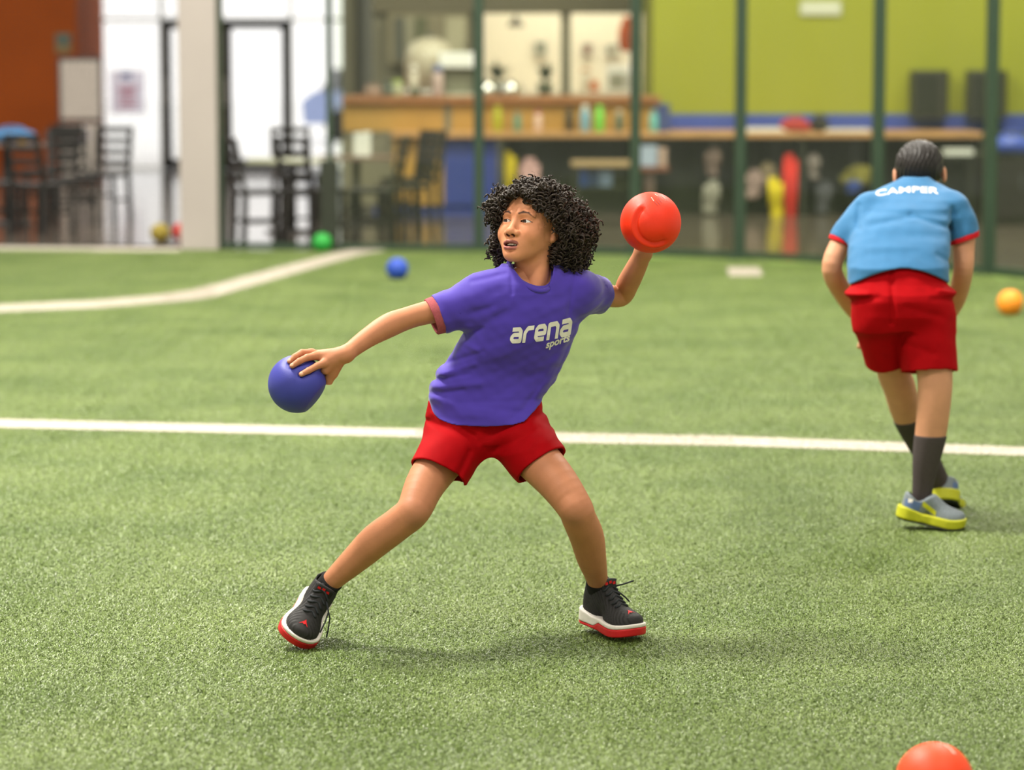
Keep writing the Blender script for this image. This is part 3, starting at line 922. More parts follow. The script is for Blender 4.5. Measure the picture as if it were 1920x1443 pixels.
# white counter machine on legs
a = P(823, 127, YC); b = P(893, 98, YC)
t = thing('counter_machine', ((a[0] + b[0]) / 2, YC, zb), 'white counter machine with open serving bay on the bar', 'machine')
MB().box((a[0], YC, a[2]), (b[0], YC + .25, b[2]), .015).build('housing', M_white, t)
MB().box((a[0] + .02, YC + .12, zb + .03), (b[0] - .02, YC + .24, a[2])).build('back_panel', mat('sage_grey', s2l(120, 118, 100), .6, .3, .1, 6), t)
MB().box((a[0], YC, zb), (b[0], YC + .25, zb + .03), .006).build('drip_tray', mat('pale_sage', s2l(178, 180, 164), .4, .4, .05, 6), t)
for q in (a[0], b[0] - .03):
    MB().box((q, YC + .05, zb + .03), (q + .03, YC + .12, a[2])).build('side_post', mat('pale_sage', (0, 0, 0)), t)
jar(776, 122, 181, YC - .1, .045, s2l(206, 196, 180), s2l(214, 206, 196), 'cream jar before the domed warmer')
jar(821, 122, 181, YC - .16, .055, s2l(190, 164, 160), s2l(92, 104, 152), 'pinkish jar with blue lid before the white machine')
jar(745, 150, 181, YC - .1, .06, s2l(170, 170, 140), s2l(160, 176, 96), 'squat jar with green lid on the bar')
jar(727, 152, 181, YC - .1, .075, s2l(86, 90, 80), s2l(70, 74, 66), 'squat dark canister at the left of the bar', 'canister', 'canister')
jar(776 + 2, 164, 181, YC - .22, .05, s2l(66, 74, 50), s2l(60, 66, 46), 'small dark green pot on the bar', 'pot', 'pot')
jar(700, 158, 181, YC - .1, .10, s2l(150, 122, 108), s2l(130, 104, 92), 'brown tub at the left end of the bar', 'tub', 'tub')
M_chr = mat('polished_chrome', (.85, .84, .84), .08, .8, .02, 5, metal=1.0)
for px, lb in ((914, 'shiny chrome kettle beside the second green post'), (957, 'shiny chrome kettle further right of the second green post')):
    c = P(px, 182, YC - .1); c[2] = zb
    t = thing('kettle', c, lb, 'kettle', 'chrome kettles on the bar')
    MB().lathe(c, [(.07, 0), (.085, .02), (.088, .07), (.07, .12), (.035, .15)], 20).build('kettle_body', M_chr, t, True)
    MB().lathe(c, [(.02, .15), (.022, .165), (.01, .18)], 10).build('knob', M_frame, t, True)
    MB().tube([c + np.array((-.08, 0, .04)), c + np.array((-.12, 0, .07)), c + np.array((-.125, 0, .12))], .012, 6).build('spout', M_chr, t, True)
    MB().tube([c + np.array((.08, 0, .12)), c + np.array((.12, 0, .11)), c + np.array((.125, 0, .05)), c + np.array((.085, 0, .03))], .009, 6).build('handle', M_frame, t, True)
# plants / dark things on the sill inside the first opening
M_leaf = mat('dark_leaf', s2l(52, 62, 40), .7, .2, .2, 10)
for px, py0, lb in ((933, 108, 'dark potted plant in the left serving opening'), (1022, 112, 'dark potted plant at the right of the left serving opening')):
    c = P(px, 181, YK + .3); c[2] = z0
    t = thing('potted_plant', c, lb, 'plant', 'plants in the serving opening')
    hh = Zat(py0, YK + .3) - z0
    MB().lathe(c, [(.07, 0), (.095, hh * .35), (.10, hh * .38)], 14).build('pot', mat('sage_pot', s2l(120, 124, 104), .6, .3, .1, 8), t, True)
    r_ = np.random.RandomState(px)
    for k in range(16):
        an = r_.rand() * 6.28; el = .6 + r_.rand() * .9; ll = hh * (.35 + .3 * r_.rand())
        b0 = c + np.array((0, 0, hh * .38)); tip = b0 + np.array((math.cos(an) * math.cos(el), math.sin(an) * math.cos(el), math.sin(el))) * ll
        s_ = np.array((-math.sin(an), math.cos(an), 0)) * .035; md_ = (b0 + tip) / 2 + np.array((0, 0, .02))
        MB().add([b0, md_ - s_, tip, md_ + s_], [(0, 1, 2), (0, 2, 3)]).build('leaf', M_leaf, t)
    MB().tube([c + np.array((0, 0, hh * .3)), c + np.array((0, 0, hh * .8))], .02, 6).build('stem', M_leaf, t)
# back room furnishings
def frame_pic(px0, py0, px1, py1, col, lb):
    Yp = 34.93
    a = P(px0, py1, Yp); b = P(px1, py0, Yp)
    t = thing('framed_picture', ((a[0] + b[0]) / 2, Yp, a[2]), lb, 'picture')
    MB().box((a[0], Yp, a[2]), (b[0], Yp + .03, b[2]), .006).build('frame', mat('pic_frame', s2l(214, 206, 196), .5, .3, .05, 8), t)
    MB().box((a[0] + .02, Yp - .006, a[2] + .03), (b[0] - .02, Yp, b[2] - .03)).build('print', mat('pic_%d' % px0, col, .5, .3, .25, 7), t)
frame_pic(1001, 74, 1026, 106, s2l(124, 126, 114), 'grey picture on the back wall in the left opening')
frame_pic(1090, 78, 1112, 106, s2l(126, 96, 86), 'brownish picture on the back wall in the right opening')
frame_pic(1134, 80, 1160, 106, s2l(142, 138, 124), 'greenish grey picture on the back wall in the right opening')
frame_pic(1206, 80, 1222, 98, s2l(150, 54, 44), 'small red picture at the edge of the lime wall')
c = P(967, 50, 33.6)
t = thing('pendant_lamp', c, 'dark pendant lamp hanging in the left opening', 'lamp')
MB().lathe(c, [(.10, 0), (.085, .05), (.03, .10), (.015, .13)], 16).build('lamp_shade', mat('dark_shade', s2l(84, 78, 72), .5, .3, .05, 8), t, True)
MB().tube([c + np.array((0, 0, .12)), (c[0], c[1], HT - .5)], .006, 6).build('cord', M_frame, t)
c = P(1175, 97, 33.8)
t = thing('hanging_apron', c, 'orange and red apron hanging in the right opening', 'apron')
v, q = surf(lambda p: np.maximum((np.sqrt(((p[:, 0] - c[0]) / (.07 + .03 * np.sin((p[:, 2] - c[2]) * 9))) ** 2 + ((p[:, 1] - c[1]) / .04) ** 2) - 1) * .04 + .004 * np.sin(p[:, 0] * 120), np.maximum(c[2] - p[:, 2], p[:, 2] - c[2] - .42)), c - np.array((.2, .1, .04)), c + np.array((.2, .1, .46)), .012, 1)
mesh_obj('cloth', v, q, mat('terracotta_cloth', s2l(170, 82, 48), .8, .2, .2, 4), t, True)
MB().tube([c + np.array((0, 0, .42)), c + np.array((0, .05, .50))], .008, 6).build('loop', M_frame, t)
# worktop in the back room with a microwave and jars
wk = thing('worktop', (Xat(1060, 34), 34.2, 0), 'pale worktop along the back room wall', 'counter')
zw = Zat(172, 34.2)
MB().box((xs[1] + .02, 34.15, zw - .05), (xs[4] - .02, 34.98, zw), .006).build('worktop_slab', mat('pale_stone', s2l(208, 198, 184), .4, .4, .08, 6), wk)
MB().box((xs[1] + .05, 34.25, .0), (xs[4] - .05, 34.95, zw - .05)).build('base_cabinet', M_cream, wk)
a = P(1137, 172, 34.3); b = P(1186, 122, 34.3)
t = thing('microwave', ((a[0] + b[0]) / 2, 34.3, zw), 'white microwave oven on the back room worktop', 'microwave')
MB().box((a[0], 34.3, zw), (b[0], 34.65, b[2]), .01).build('case', M_white, t)
MB().box((a[0] + .03, 34.288, zw + .04), (b[0] - .10, 34.3, b[2] - .10)).build('door', mat('smoky_glass', s2l(140, 138, 124), .2, .5, .1, 5), t)
MB().box((b[0] - .08, 34.288, zw + .04), (b[0] - .02, 34.3, b[2] - .10)).build('control_panel', mat('panel_grey', s2l(180, 176, 166), .5, .3, .05, 5), t)
for px, py0, col, cp, lb in ((1098, 128, s2l(206, 196, 180), s2l(170, 120, 80), 'tall beige jar with wooden lid left of the microwave'), (1112, 150, s2l(190, 112, 70), s2l(180, 100, 60), 'squat terracotta jar left of the microwave'), (1204, 140, s2l(206, 196, 184), s2l(180, 176, 160), 'cream jar right of the microwave')):
    c = P(px, 172, 34.3); c[2] = zw; h = Zat(py0, 34.3) - zw; r = .07
    t = thing('jar', c, lb, 'jar')
    MB().lathe(c, [(r * .9, 0), (r, .02), (r, h * .75), (r * .8, h * .85)], 16).build('jar_body', mat('bj_%d' % px, col, .4, .4, .05, 8), t, True)
    MB().lathe(c, [(r * .85, h * .83), (r * .85, h * .97), (r * .5, h)], 16).build('jar_lid', mat('bjl_%d' % px, cp, .5, .3, .05, 8), t, True)
# shelves on the taupe wall, left part
t = thing('wall_cupboard', (Xat(790, YK), YK - .05, Zat(120, YK)), 'taupe wall cupboard with dark doors left of the openings', 'cupboard')
B(728, 25, 880, 120, YK - .30, .29).build('carcass', mat('taupe_cupboard', s2l(132, 122, 100), .7, .25, .08, 4), t)
for p0, p1, col in ((738, 758, s2l(88, 86, 78)), (760, 776, s2l(142, 136, 116)), (778, 800, s2l(92, 92, 68)), (836, 874, s2l(172, 164, 138))):
    dr = B(p0, 32, p1, 114, YK - .33, .03, .004).build('door', mat('cup_%d' % p0, col, .6, .3, .06, 4), t)
    B(p1 - 4, 80, p1 - 2, 92, YK - .345, .014).build('handle', M_frame, dr)

# ------------------------------------------------------------ left side furniture
M_pinb = mat('white_board', s2l(222, 210, 200), .6, .3, .04, 8)
Yd = 36.4
t = thing('display_board', (Xat(149, Yd), Yd, 0), 'white panelled display board in front of the orange wall', 'board')
B(113, 112, 187, 222, Yd, .03, .004).build('upper_panel', M_pinb, t)
B(113, 232, 187, 330, Yd, .03, .004).build('lower_panel', M_pinb, t)
a = P(108, 110, Yd); b = P(190, 110, Yd)
for x in (a[0], b[0] - .03):
    MB().box((x, Yd - .01, .0), (x + .035, Yd + .05, a[2] + .02)).build('frame_post', M_frame, t)
for py in (110, 227, 331):
    z = Zat(py, Yd); MB().box((a[0], Yd - .005, z - .02), (b[0], Yd + .045, z + .02)).build('frame_rail', M_frame, t)
sn = B(140, 240, 166, 268, Yd - .012, .01).build('notice', mat('notice_lilac', s2l(170, 164, 190), .6, .2, .05, 8), t)
B(148, 250, 157, 258, Yd - .02, .006).build('notice_dot', mat('notice_orange', s2l(186, 110, 70), .6, .2, .05, 8), sn)
# poster taped inside the window
t = thing('poster', (Xat(240, YG), YG + .02, Zat(214, YG)), 'white poster with blue heading and pink lines taped to window', 'poster')
pa_, pb_ = P(206, 213, YG - .06), P(270, 132, YG - .06)
MB().box((pa_[0], YG + .024, pa_[2]), (pb_[0], YG + .0295, pb_[2])).build('sheet', paper_mat('poster_sheet', s2l(246, 244, 250)), t)
B(228, 136, 246, 147, YG + .018, .005).build('heading', paper_mat('poster_blue', s2l(120, 140, 190)), t)
for k in range(5):
    B(222 + 2 * (k % 2), 161 + 9 * k, 258 - 3 * (k % 3), 166 + 9 * k, YG + .018, .005).build('text_line', paper_mat('poster_pink', s2l(226, 160, 176)), t)
t = thing('wall_sign', (Xat(118, 38.4), 38.36, Zat(98, 38.4)), 'small teal sign on the orange wall', 'sign')
B(104, 62, 133, 100, 38.36, .03, .003).build('plate', mat('beige_plate', s2l(150, 130, 90), .6, .3, .05, 6), t)
B(106, 65, 131, 82, 38.345, .012).build('teal_field', mat('teal_print', s2l(96, 120, 116), .6, .3, .05, 6), t)

M_chair = mat('black_chair_wood', (.017, .015, .014), .45, .4, .15, 10)
def chair(loc, rz, label, first=[None]):
    if first[0] is not None:
        return copy_tree(first[0], loc, rz, label)
    t = thing('ladder_chair', (0, 0, 0), label, 'chair', 'black ladder back chairs')
    first[0] = t
    # seat faces -y, backrest at +y
    MB().box((-.21, -.21, .43), (.21, .20, .47), .012).build('seat', M_chair, t)
    for sx in (-1, 1):
        MB().bar((sx * .19, -.18, 0), (sx * .18, -.18, .43), .04, .04).build('leg', M_chair, t)
        MB().bar((sx * .19, .20, 0), (sx * .18, .18, .45), .04, .04).build('leg', M_chair, t)
        MB().bar((sx * .18, .18, .45), (sx * .18, .27, .92), .04, .035).build('back_post', M_chair, t)
        MB().bar((sx * .185, -.18, .2), (sx * .185, .19, .2), .02, .025).build('stretcher', M_chair, t)
    for k in range(4):
        z = .56 + .11 * k; y = .18 + .09 * (z - .45) / .47
        MB().box((-.18, y - .012, z - .028), (.18, y + .012, z + .028), .004).build('slat', M_chair, t)
    MB().bar((-.185, -.18, .25), (.185, -.18, .25), .02, .025).build('stretcher', M_chair, t)
    t.location = tuple(loc); t.rotation_euler = (0, 0, rz)
    return t
def fl(px, py): 
    g = G(px, py); g[2] = .004; return g
chair(fl(588, 455), 2.4, 'black ladder back chair beside the green ball')
chair(fl(490, 459), 1.9, 'black ladder back chair in front of the pale table, left of the green ball')
chair(fl(556, 414), .3, 'black chair on the far side of the pale cafe table')
chair(fl(704, 455), -1.7, 'black chair just right of the thin fence post')
chair(fl(758, 444), -1.25, 'black ladder back chair turned sideways before the amber panel')
chair(fl(772, 426), -.9, 'black chair furthest right, close to the amber panel')
chair(fl(138, 425), .35, 'black ladder back chair in front of the white display board')
chair(fl(196, 412), -.3, 'black ladder back chair right of the white display board')
chair(fl(-2, 436), 1.9, 'black chair at the far left edge behind the net')
chair(fl(80, 440), 2.6, 'black chair in front of the blue bundle behind the net')
chair(fl(98, 402), -.5, 'black chair left of the white display board, furthest back')
M_ttop = mat('pale_table_laminate', s2l(176, 178, 150), .35, .45, .04, 5)
M_ttop2 = mat('brown_table_laminate', s2l(112, 88, 74), .4, .4, .08, 5)
def table(cx, cy, wx, wy, zt_, m, label):
    t = thing('cafe_table', (cx, cy, 0), label, 'table', 'cafe tables behind the fence')
    MB().box((cx - wx, cy - wy, zt_ - .035), (cx + wx, cy + wy, zt_), .012).build('tabletop', m, t)
    MB().lathe((cx, cy, 0), [(.035, .03), (.035, zt_ - .035)], 14).build('pedestal', M_chair, t, True)
    MB().lathe((cx, cy, .004), [(.26, 0), (.25, .02), (.05, .04)], 20).build('base', M_chair, t, True)
    return t
Yq = 25.6
table(Xat(548, Yq, 298), Yq, .40, .32, Zat(298, Yq), M_ttop, 'pale square cafe table by the glass door')
Yq2 = 26.8
table(Xat(668, Yq2, 290), Yq2, .36, .30, Zat(292, Yq2), M_ttop2, 'brown cafe table right of the thin fence post')
table(Xat(10, 27.0, 275), 27.0, .42, .36, Zat(268, 27.0), M_ttop2, 'brown cafe table at the far left edge')
z_ = Zat(292, Yq2)
simple_box('napkin_box', 664, 250, 678, 292, Yq2 - .1, .12, M_white, 'white napkin box on the brown cafe table, left one', 'napkin box', z_, .006)
simple_box('napkin_box', 680, 248, 694, 292, Yq2 - .1, .12, M_white, 'white napkin box on the brown cafe table, right one', 'napkin box', z_, .006)
z_ = Zat(268, 27.0)
blob_bag('bundle', 24, 262, 26.9, .24, .075, .16, mat('blue_cloth', s2l(84, 134, 184), .8, .2, .12, 7), 'blue cloth bundle on the table at the far left', 'cloth', z_, 8)
c = P(40, 262, 26.66); c[2] = z_
t = thing('cup', c, 'small tan cup before the blue bundle', 'cup')
MB().lathe(c, [(.035, 0), (.045, .09), (.04, .09), (.033, .01)], 14).build('cup_body', mat('tan_cup', s2l(180, 150, 90), .5, .3, .05, 8), t, True)
MB().tube([c + np.array((.043, 0, .07)), c + np.array((.07, 0, .06)), c + np.array((.065, 0, .03)), c + np.array((.04, 0, .025))], .006, 6).build('handle', mat('tan_cup', (0, 0, 0)), t, True)

# car parked outside
Yv = 56.0
cc_ = np.array((Xat(640, Yv), Yv, 0))
t = thing('parked_car', cc_, 'blue grey car parked outside behind the windows', 'car')
M_car = mat('car_blue', s2l(150, 166, 208), .3, .5, .05, 3)
prof = [(-2.1, .35), (2.1, .35), (2.15, .75), (1.4, .92), (.9, 1.0), (-1.9, 1.0), (-2.15, .8)]
MB().prism([(cc_[0] + a + 1.35, b) for a, b in prof], 1, Yv, Yv + 1.75).build('car_body', M_car, t)
cab_ = [(-1.8, 1.0), (.9, 1.0), (.3, 1.46), (-1.5, 1.46)]
MB().prism([(cc_[0] + a + 1.35, b) for a, b in cab_], 1, Yv + .1, Yv + 1.65).build('cabin', mat('car_grey', s2l(150, 150, 158), .3, .5, .05, 3), t)
for a0, a1 in ((-1.45, -.5), (-.4, .35)):
    MB().prism([(cc_[0] + a0 + 1.35, 1.04), (cc_[0] + a1 + 1.5, 1.04), (cc_[0] + a1 + 1.25, 1.4), (cc_[0] + a0 + 1.4, 1.4)], 1, Yv + .08, Yv + .1).build('side_window', mat('car_glass', s2l(70, 76, 84), .1, .6, .05, 3), t)
for a in (-1.35, 1.35):
    for yy in (Yv - .02, Yv + 1.55):
        m = MB(); m.prism([(cc_[0] + a + 1.35 + .32 * math.cos(k * math.pi / 10), .32 + .32 * math.sin(k * math.pi / 10)) for k in range(20)], 1, yy, yy + .22)
        m.build('wheel', mat('tyre', (.03, .03, .03), .8, .2), t)

# ------------------------------------------------------------ shared clothing helpers
def shoe(parent, O, L, W, U, cfg):
    """athletic shoe; local axes: l heel->toe, w across, u up (metres)"""
    O, L, W, U = [np.array(x, float) for x in (O, L, W, U)]
    R = np.stack([L / np.linalg.norm(L), W / np.linalg.norm(W), U / np.linalg.norm(U)], 1)
    k = cfg.get('scale', 1.0)
    tow = lambda q: O + (np.asarray(q, float) * k * np.array((1, cfg.get('wide', 1.0), 1))) @ R.T
    def spring(p):
        q = p.copy(); q[:, 2] = p[:, 2] - 0.9 * np.clip(p[:, 0] - 0.155, 0, 1) ** 1.5
        return q
    def foot2(p):
        q = p.copy(); q[:, 2] = 0
        return chain(q, [(.036, 0, 0), (.075, .001, 0), (.135, .003, 0), (.160, .002, 0), (.172, .0, 0)], [.031, .029, .038, .040, .036], .012)
    hi = cfg.get('collar', 0.118)
    def upper(p):
        p = spring(p)
        d = ell(p, (.155, .002, .026), (.060, .044, .039))
        d = smin(d, rcone(p, (.145, 0, .040), (.075, 0, .078), .026, .033), .02)
        d = smin(d, ell(p, (.042, 0, .05), (.043, .034, .06)), .02)
        d = smin(d, rcone(p, (.052, 0, .07), (.046, 0, .14), .035, .034), .02)
        d = smax(d, foot2(p) - .001, .012)
        d = smax(d, .018 - p[:, 2], .003)
        top = p[:, 2] - (hi + cfg.get('slope', .25) * (p[:, 0] - .045) + .010 * np.cos((p[:, 0] - .01) * 70))
        d = smax(d, top, .006)
        d = smax(d, -rcone(p, (.047, 0, hi - .03), (.045, 0, .25), .026, .030), .004)
        if cfg.get('ribs'):
            d = d + .0011 * np.sin(p[:, 0] * 700 + p[:, 2] * 500) * (np.abs(p[:, 1]) > .015)
        return d
    sp = cfg.get('split', (.008, .017))
    def bnd(p):
        t = np.clip((p[:, 0] - .075) / .03, 0, 1); t = t * t * (3 - 2 * t)
        return sp[0] + (sp[1] - sp[0]) * t
    top_s = cfg.get('sole_top', .031)
    def mid(p):
        p = spring(p); t = np.clip((.07 - p[:, 0]) / .05, 0, 1)
        d = foot2(p) - .0055 - cfg.get('flare', 0) * t
        return smax(smax(d, p[:, 2] - top_s - .010 * t, .004), bnd(p) - p[:, 2], .002)
    def out(p):
        p = spring(p)
        d = foot2(p) - .0065
        return smax(smax(d, p[:, 2] - bnd(p), .002), -p[:, 2] + .0, .003)
    h = cfg.get('h', .002)
    lo, hi3 = (-.02, -.06, -.01), (.24, .06, .17)
    v, f = surf(upper, lo, hi3, h)
    root = mesh_obj('shoe', tow(v), f, cfg['upper'], parent, True)
    root['label'] = cfg['label']
    v, f = surf(mid, lo, hi3, h); mesh_obj('midsole', tow(v), f, cfg['mid'], root, True)
    v, f = surf(out, lo, hi3, h); mesh_obj('outsole', tow(v), f, cfg['out'], root, True)
    us = np.linspace(.16, .02, 150)
    def top_of(l, w):
        p = np.stack([np.full(150, l), np.full(150, w), us], 1).astype(np.float32)
        d = upper(p); i = np.argmax(d < 0)
        return us[i] if d[i] < 0 else .03
    if cfg.get('laces'):
        for i in range(6):
            l = .140 - i * .0125
            wd = .017 + .001 * i
            pts = [(l + .004 * math.sin(j * 1.05), w, top_of(l, w) + .0015) for j, w in enumerate(np.linspace(-wd, wd, 9))]
            MB().tube([tow(q) for q in pts], .0032 * k, 6).build('lace', cfg['laces'], root, True)
        for pts in cfg.get('loose', []):
            MB().tube([tow(q) for q in pts], .0022 * k, 6).build('lace', cfg['laces'], root, True)
        # tongue standing up in front of the ankle
        m = MB()
        for i in range(8):
            pass
        tp = []
        for w in np.linspace(-.021, .021, 7):
            for (l, u) in ((.092, .078), (.088, .100), (.084, .120), (.085, .132 - 8 * w * w)):
                tp.append((l + .006 - 9 * w * w, w, u))
        fc = []
        n = len(tp)
        tp2 = [(l - .006, w, u) for (l, w, u) in tp]
        for i in range(6):
            for j in range(3):
                a = i * 4 + j
                fc.append((a, a + 4, a + 5, a + 1)); fc.append((n + a, n + a + 1, n + a + 5, n + a + 4))
        for j in range(3):
            fc.append((j, j + 1, n + j + 1, n + j)); a = 24 + j; fc.append((a, n + a, n + a + 1, a + 1))
        for i in range(6):
            a = i * 4; fc.append((a, n + a, n + a + 4, a + 4)); a += 3; fc.append((a, a + 4, n + a + 4, n + a))
        mesh_obj('tongue', [tow(q) for q in tp + tp2], fc, cfg['upper'], root, True)
    if cfg.get('logo'):
        star = [(1.35 * a, 1.35 * b) for (a, b) in [(0, .0085), (.0022, .003), (.0085, -.006), (.0025, -.0015), (.001, -.004), (-.001, -.004), (-.0025, -.0015), (-.0085, -.006), (-.0022, .003)]]
        c0 = (.178, 0.0)
        vs = [tow((c0[0] - b, a + c0[1], top_of(c0[0] - b, a + c0[1]) + .0022)) for (a, b) in star]
        vs.append(tow((c0[0], c0[1], top_of(*c0) + .0022)))
        fs = [(i, (i + 1) % 9, 9) for i in range(9)]
        mesh_obj('emblem', vs, fs, cfg['logo'], root)
        m = MB()
        for i in range(3):
            q = (.0925, -.012 + .011 * i, .124 - .003 * (i - 1) ** 2)
            m.add([tow((q[0] + .0006, q[1] - .004, q[2] - .004)), tow((q[0] + .0006, q[1] + .004, q[2] - .003)),
                   tow((q[0], q[1] + .003, q[2] + .004)), tow((q[0], q[1] - .004, q[2] + .003))], [(0, 1, 2, 3)])
        m.build('tongue_print', cfg['logo'], root)
    for pn, pm, (l0, l1, u0, u1, side) in cfg.get('patches', []):
        # panel stitched on the side wall
        vs = []
        nl, nu = 8, 5
        ws = np.linspace(.06, 0, 120)
        for i in range(nl + 1):
            for j in range(nu + 1):
                l = l0 + (l1 - l0) * i / nl; u = u0 + (u1 - u0) * j / nu + (.5 * (l0 - l) if cfg.get('slant') and pn == 'side_patch' else 0)
                p = np.stack([np.full(120, l), side * ws, np.full(120, u)], 1).astype(np.float32)
                d = upper(p); i0 = np.argmax(d < 0)
                vs.append(tow((l, side * (ws[i0] + .0016), u)))
        fs = [(i * (nu + 1) + j, (i + 1) * (nu + 1) + j, (i + 1) * (nu + 1) + j + 1, i * (nu + 1) + j + 1) for i in range(nl) for j in range(nu)]
        mesh_obj(pn, vs, fs, pm, root, True)
    return root

def text_mesh(body, off=0.03):
    cu = bpy.data.curves.new('t', 'FONT'); cu.body = body; cu.resolution_u = 4; cu.offset = off
    ob = bpy.data.objects.new('t', cu); COL.objects.link(ob)
    dg = bpy.context.evaluated_depsgraph_get()
    me = bpy.data.meshes.new_from_object(ob.evaluated_get(dg))
    bm = bmesh.new(); bm.from_mesh(me)
    bmesh.ops.triangulate(bm, faces=bm.faces)
    bmesh.ops.subdivide_edges(bm, edges=bm.edges, cuts=1)
    bmesh.ops.triangulate(bm, faces=bm.faces)
    bm.verts.index_update()
    v = np.array([x.co[:2] for x in bm.verts]); f = [[x.index for x in q.verts] for q in bm.faces]
    bm.free(); bpy.data.objects.remove(ob); bpy.data.curves.remove(cu); bpy.data.meshes.remove(me)
    return v, f

def print_on(name, pix, faces, bvh, base, m, parent, lift=.0012):
    """lay flat print on a garment: each point is carried to the cloth and lifted off by a hair"""
    vs = []
    for (x, y) in pix:
        d = Vector(ray(x, y)).normalized()
        hit, nor, _, _ = bvh.ray_cast(Vector(CAM), d)
        if hit is None:
            hit = Vector(P(x, y, base)); nor = Vector((0, -1, 0))
        vs.append(np.array(hit) - np.array(d) * lift)
    o = mesh_obj(name, vs, faces, m, parent)
    return o

def bvh_of(v, q):
    return BVHTree.FromPolygons([tuple(x) for x in v], [tuple(int(i) for i in r) for r in q])

def stroke(path, w, n=3):
    """flat stroked polyline: quads plus round joints"""
    vs = []; fs = []
    path = [np.array(p, float) for p in path]
    for i in range(len(path) - 1):
        a, b = path[i], path[i + 1]; d = (b - a) / np.linalg.norm(b - a); s = np.array((-d[1], d[0])) * w / 2
        for k in range(n + 1):
            q = a + (b - a) * k / n
            vs += [q + s, q - s]
        o = len(vs) - 2 * (n + 1)
        for k in range(n):
            fs.append((o + 2 * k, o + 2 * k + 1, o + 2 * k + 3, o + 2 * k + 2))
        if 0 < i:
            o = len(vs); vs.append(a)
            for k in range(10):
                t = 6.2832 * k / 10; vs.append(a + np.array((math.cos(t), math.sin(t))) * w / 2)
            for k in range(10):
                fs.append((o, o + 1 + k, o + 1 + (k + 1) % 10))
    return vs, fs

def tri_normals(v, q):
    n = np.cross(v[q[:, 2]] - v[q[:, 0]], v[q[:, 3]] - v[q[:, 1]])
    N = np.zeros_like(v)
    for i in range(4):
        for d in range(3):
            N[:, d] += np.bincount(q[:, i], n[:, d], len(v))
    return N / np.maximum(np.linalg.norm(N, axis=1), 1e-12)[:, None]

def limb(p, pts, rad, n=5):
    A = np.array(pts, float); r = np.array(rad, float); m = len(A)
    t = np.linspace(0, m - 1, (m - 1) * n + 1)
    i = np.clip(t.astype(int), 0, m - 2); u = (t - i)[:, None]
    def cr(X):
        X = X.reshape(m, -1)
        a = X[np.clip(i - 1, 0, m - 1)]; b = X[i]; c = X[i + 1]; d = X[np.clip(i + 2, 0, m - 1)]
        return .5 * (2 * b + (c - a) * u + (2 * a - 5 * b + 4 * c - d) * u ** 2 + (3 * b - a - 3 * c + d) * u ** 3)
    Q = cr(A); R_ = cr(r)[:, 0]
    d = None
    for k in range(len(Q) - 1):
        e = rcone(p, Q[k], Q[k + 1], R_[k], R_[k + 1])
        d = e if d is None else np.minimum(d, e)
    return d

# ------------------------------------------------------------ boy in purple
BY = 7.40
def J(px, py, d=0.0):
    return P(px, py, BY + d)

base = G(880, 1196)
boy = thing('person', (base[0], base[1], 0.0),
            'curly haired boy in purple shirt and red shorts, arms spread with two balls', 'person')
SKIN = np.array(s2l(188, 124, 90))
M_skin = mat('boy_skin', (0.5, 0.3, 0.2), 0.55, 0.25, 0.05, 30, 0.0004, 260, attr='Col')
M_purple = mat('purple_jersey', s2l(70, 50, 158), 0.75, 0.25, 0.04, 30, 0.0005, 900, sheen=0.25)
M_cuff = mat('dusty_red_rib', s2l(158, 78, 84), 0.85, 0.2, 0.12, 200, 0.0006, 700)
M_short = mat('red_mesh_shorts', s2l(156, 0, 8), 0.8, 0.10, 0.05, 40, 0.0006, 800)
M_white_print = mat('silver_white_print', s2l(228, 220, 210), 0.5, 0.4, 0.03, 60)
M_black_shoe = mat('black_shoe_mesh', (0.020, 0.018, 0.018), 0.7, 0.35, 0.2, 120, 0.0006, 900)
M_sole_white = mat('white_midsole', (0.78, 0.72, 0.66), 0.5, 0.4, 0.05, 50)
M_sole_red = mat('red_outsole', s2l(196, 26, 30), 0.5, 0.4, 0.06, 60)
M_lace = mat('dark_grey_lace', (0.030, 0.032, 0.036), 0.8, 0.2, 0.1, 300)
M_sock_black = mat('black_sock', (0.014, 0.013, 0.013), 0.9, 0.15, 0.15, 300, 0.0006, 900)
M_emblem = mat('red_emblem', s2l(200, 25, 30), 0.6, 0.3)

# --- head frame
HYAW, HPIT = math.radians(-31), math.radians(-13)
HR = Rz(HYAW) @ Rx(HPIT)
EYEMID = J(968.5, 415.0, 0.0)
HO = EYEMID - HR @ np.array((0, -.074, 0))
def hl(p):
    return ((p - HO.astype(np.float32)) @ HR.astype(np.float32)).astype(np.float32)
def hw(q):
    return HO + HR @ np.array(q, float)
mm = lambda *a: tuple(x / 1000 for x in a)
EYES = [np.array(mm(-29.5, -66.5, 0)), np.array(mm(29.5, -66.5, 0))]
UPLIP = [mm(-26, -81, -66), mm(-16, -90.5, -61), mm(-6, -95.5, -57.5), mm(0, -95.5, -58.5), mm(6, -95.5, -57.5), mm(16, -90.5, -61), mm(26, -81, -66)]
LOLIP = [mm(-24, -82, -67.5), mm(-13, -90.5, -72.5), mm(0, -93.5, -74.5), mm(13, -90.5, -72.5), mm(24, -82, -67.5)]
def lidtop(x):   # x relative to the eye centre
    t = np.clip(1 - (x / .0156) ** 2, 0, 1)
    return .0045 * t
def lidbot(x):
    t = np.clip(1 - (x / .0156) ** 2, 0, 1)
    return -.0031 * t

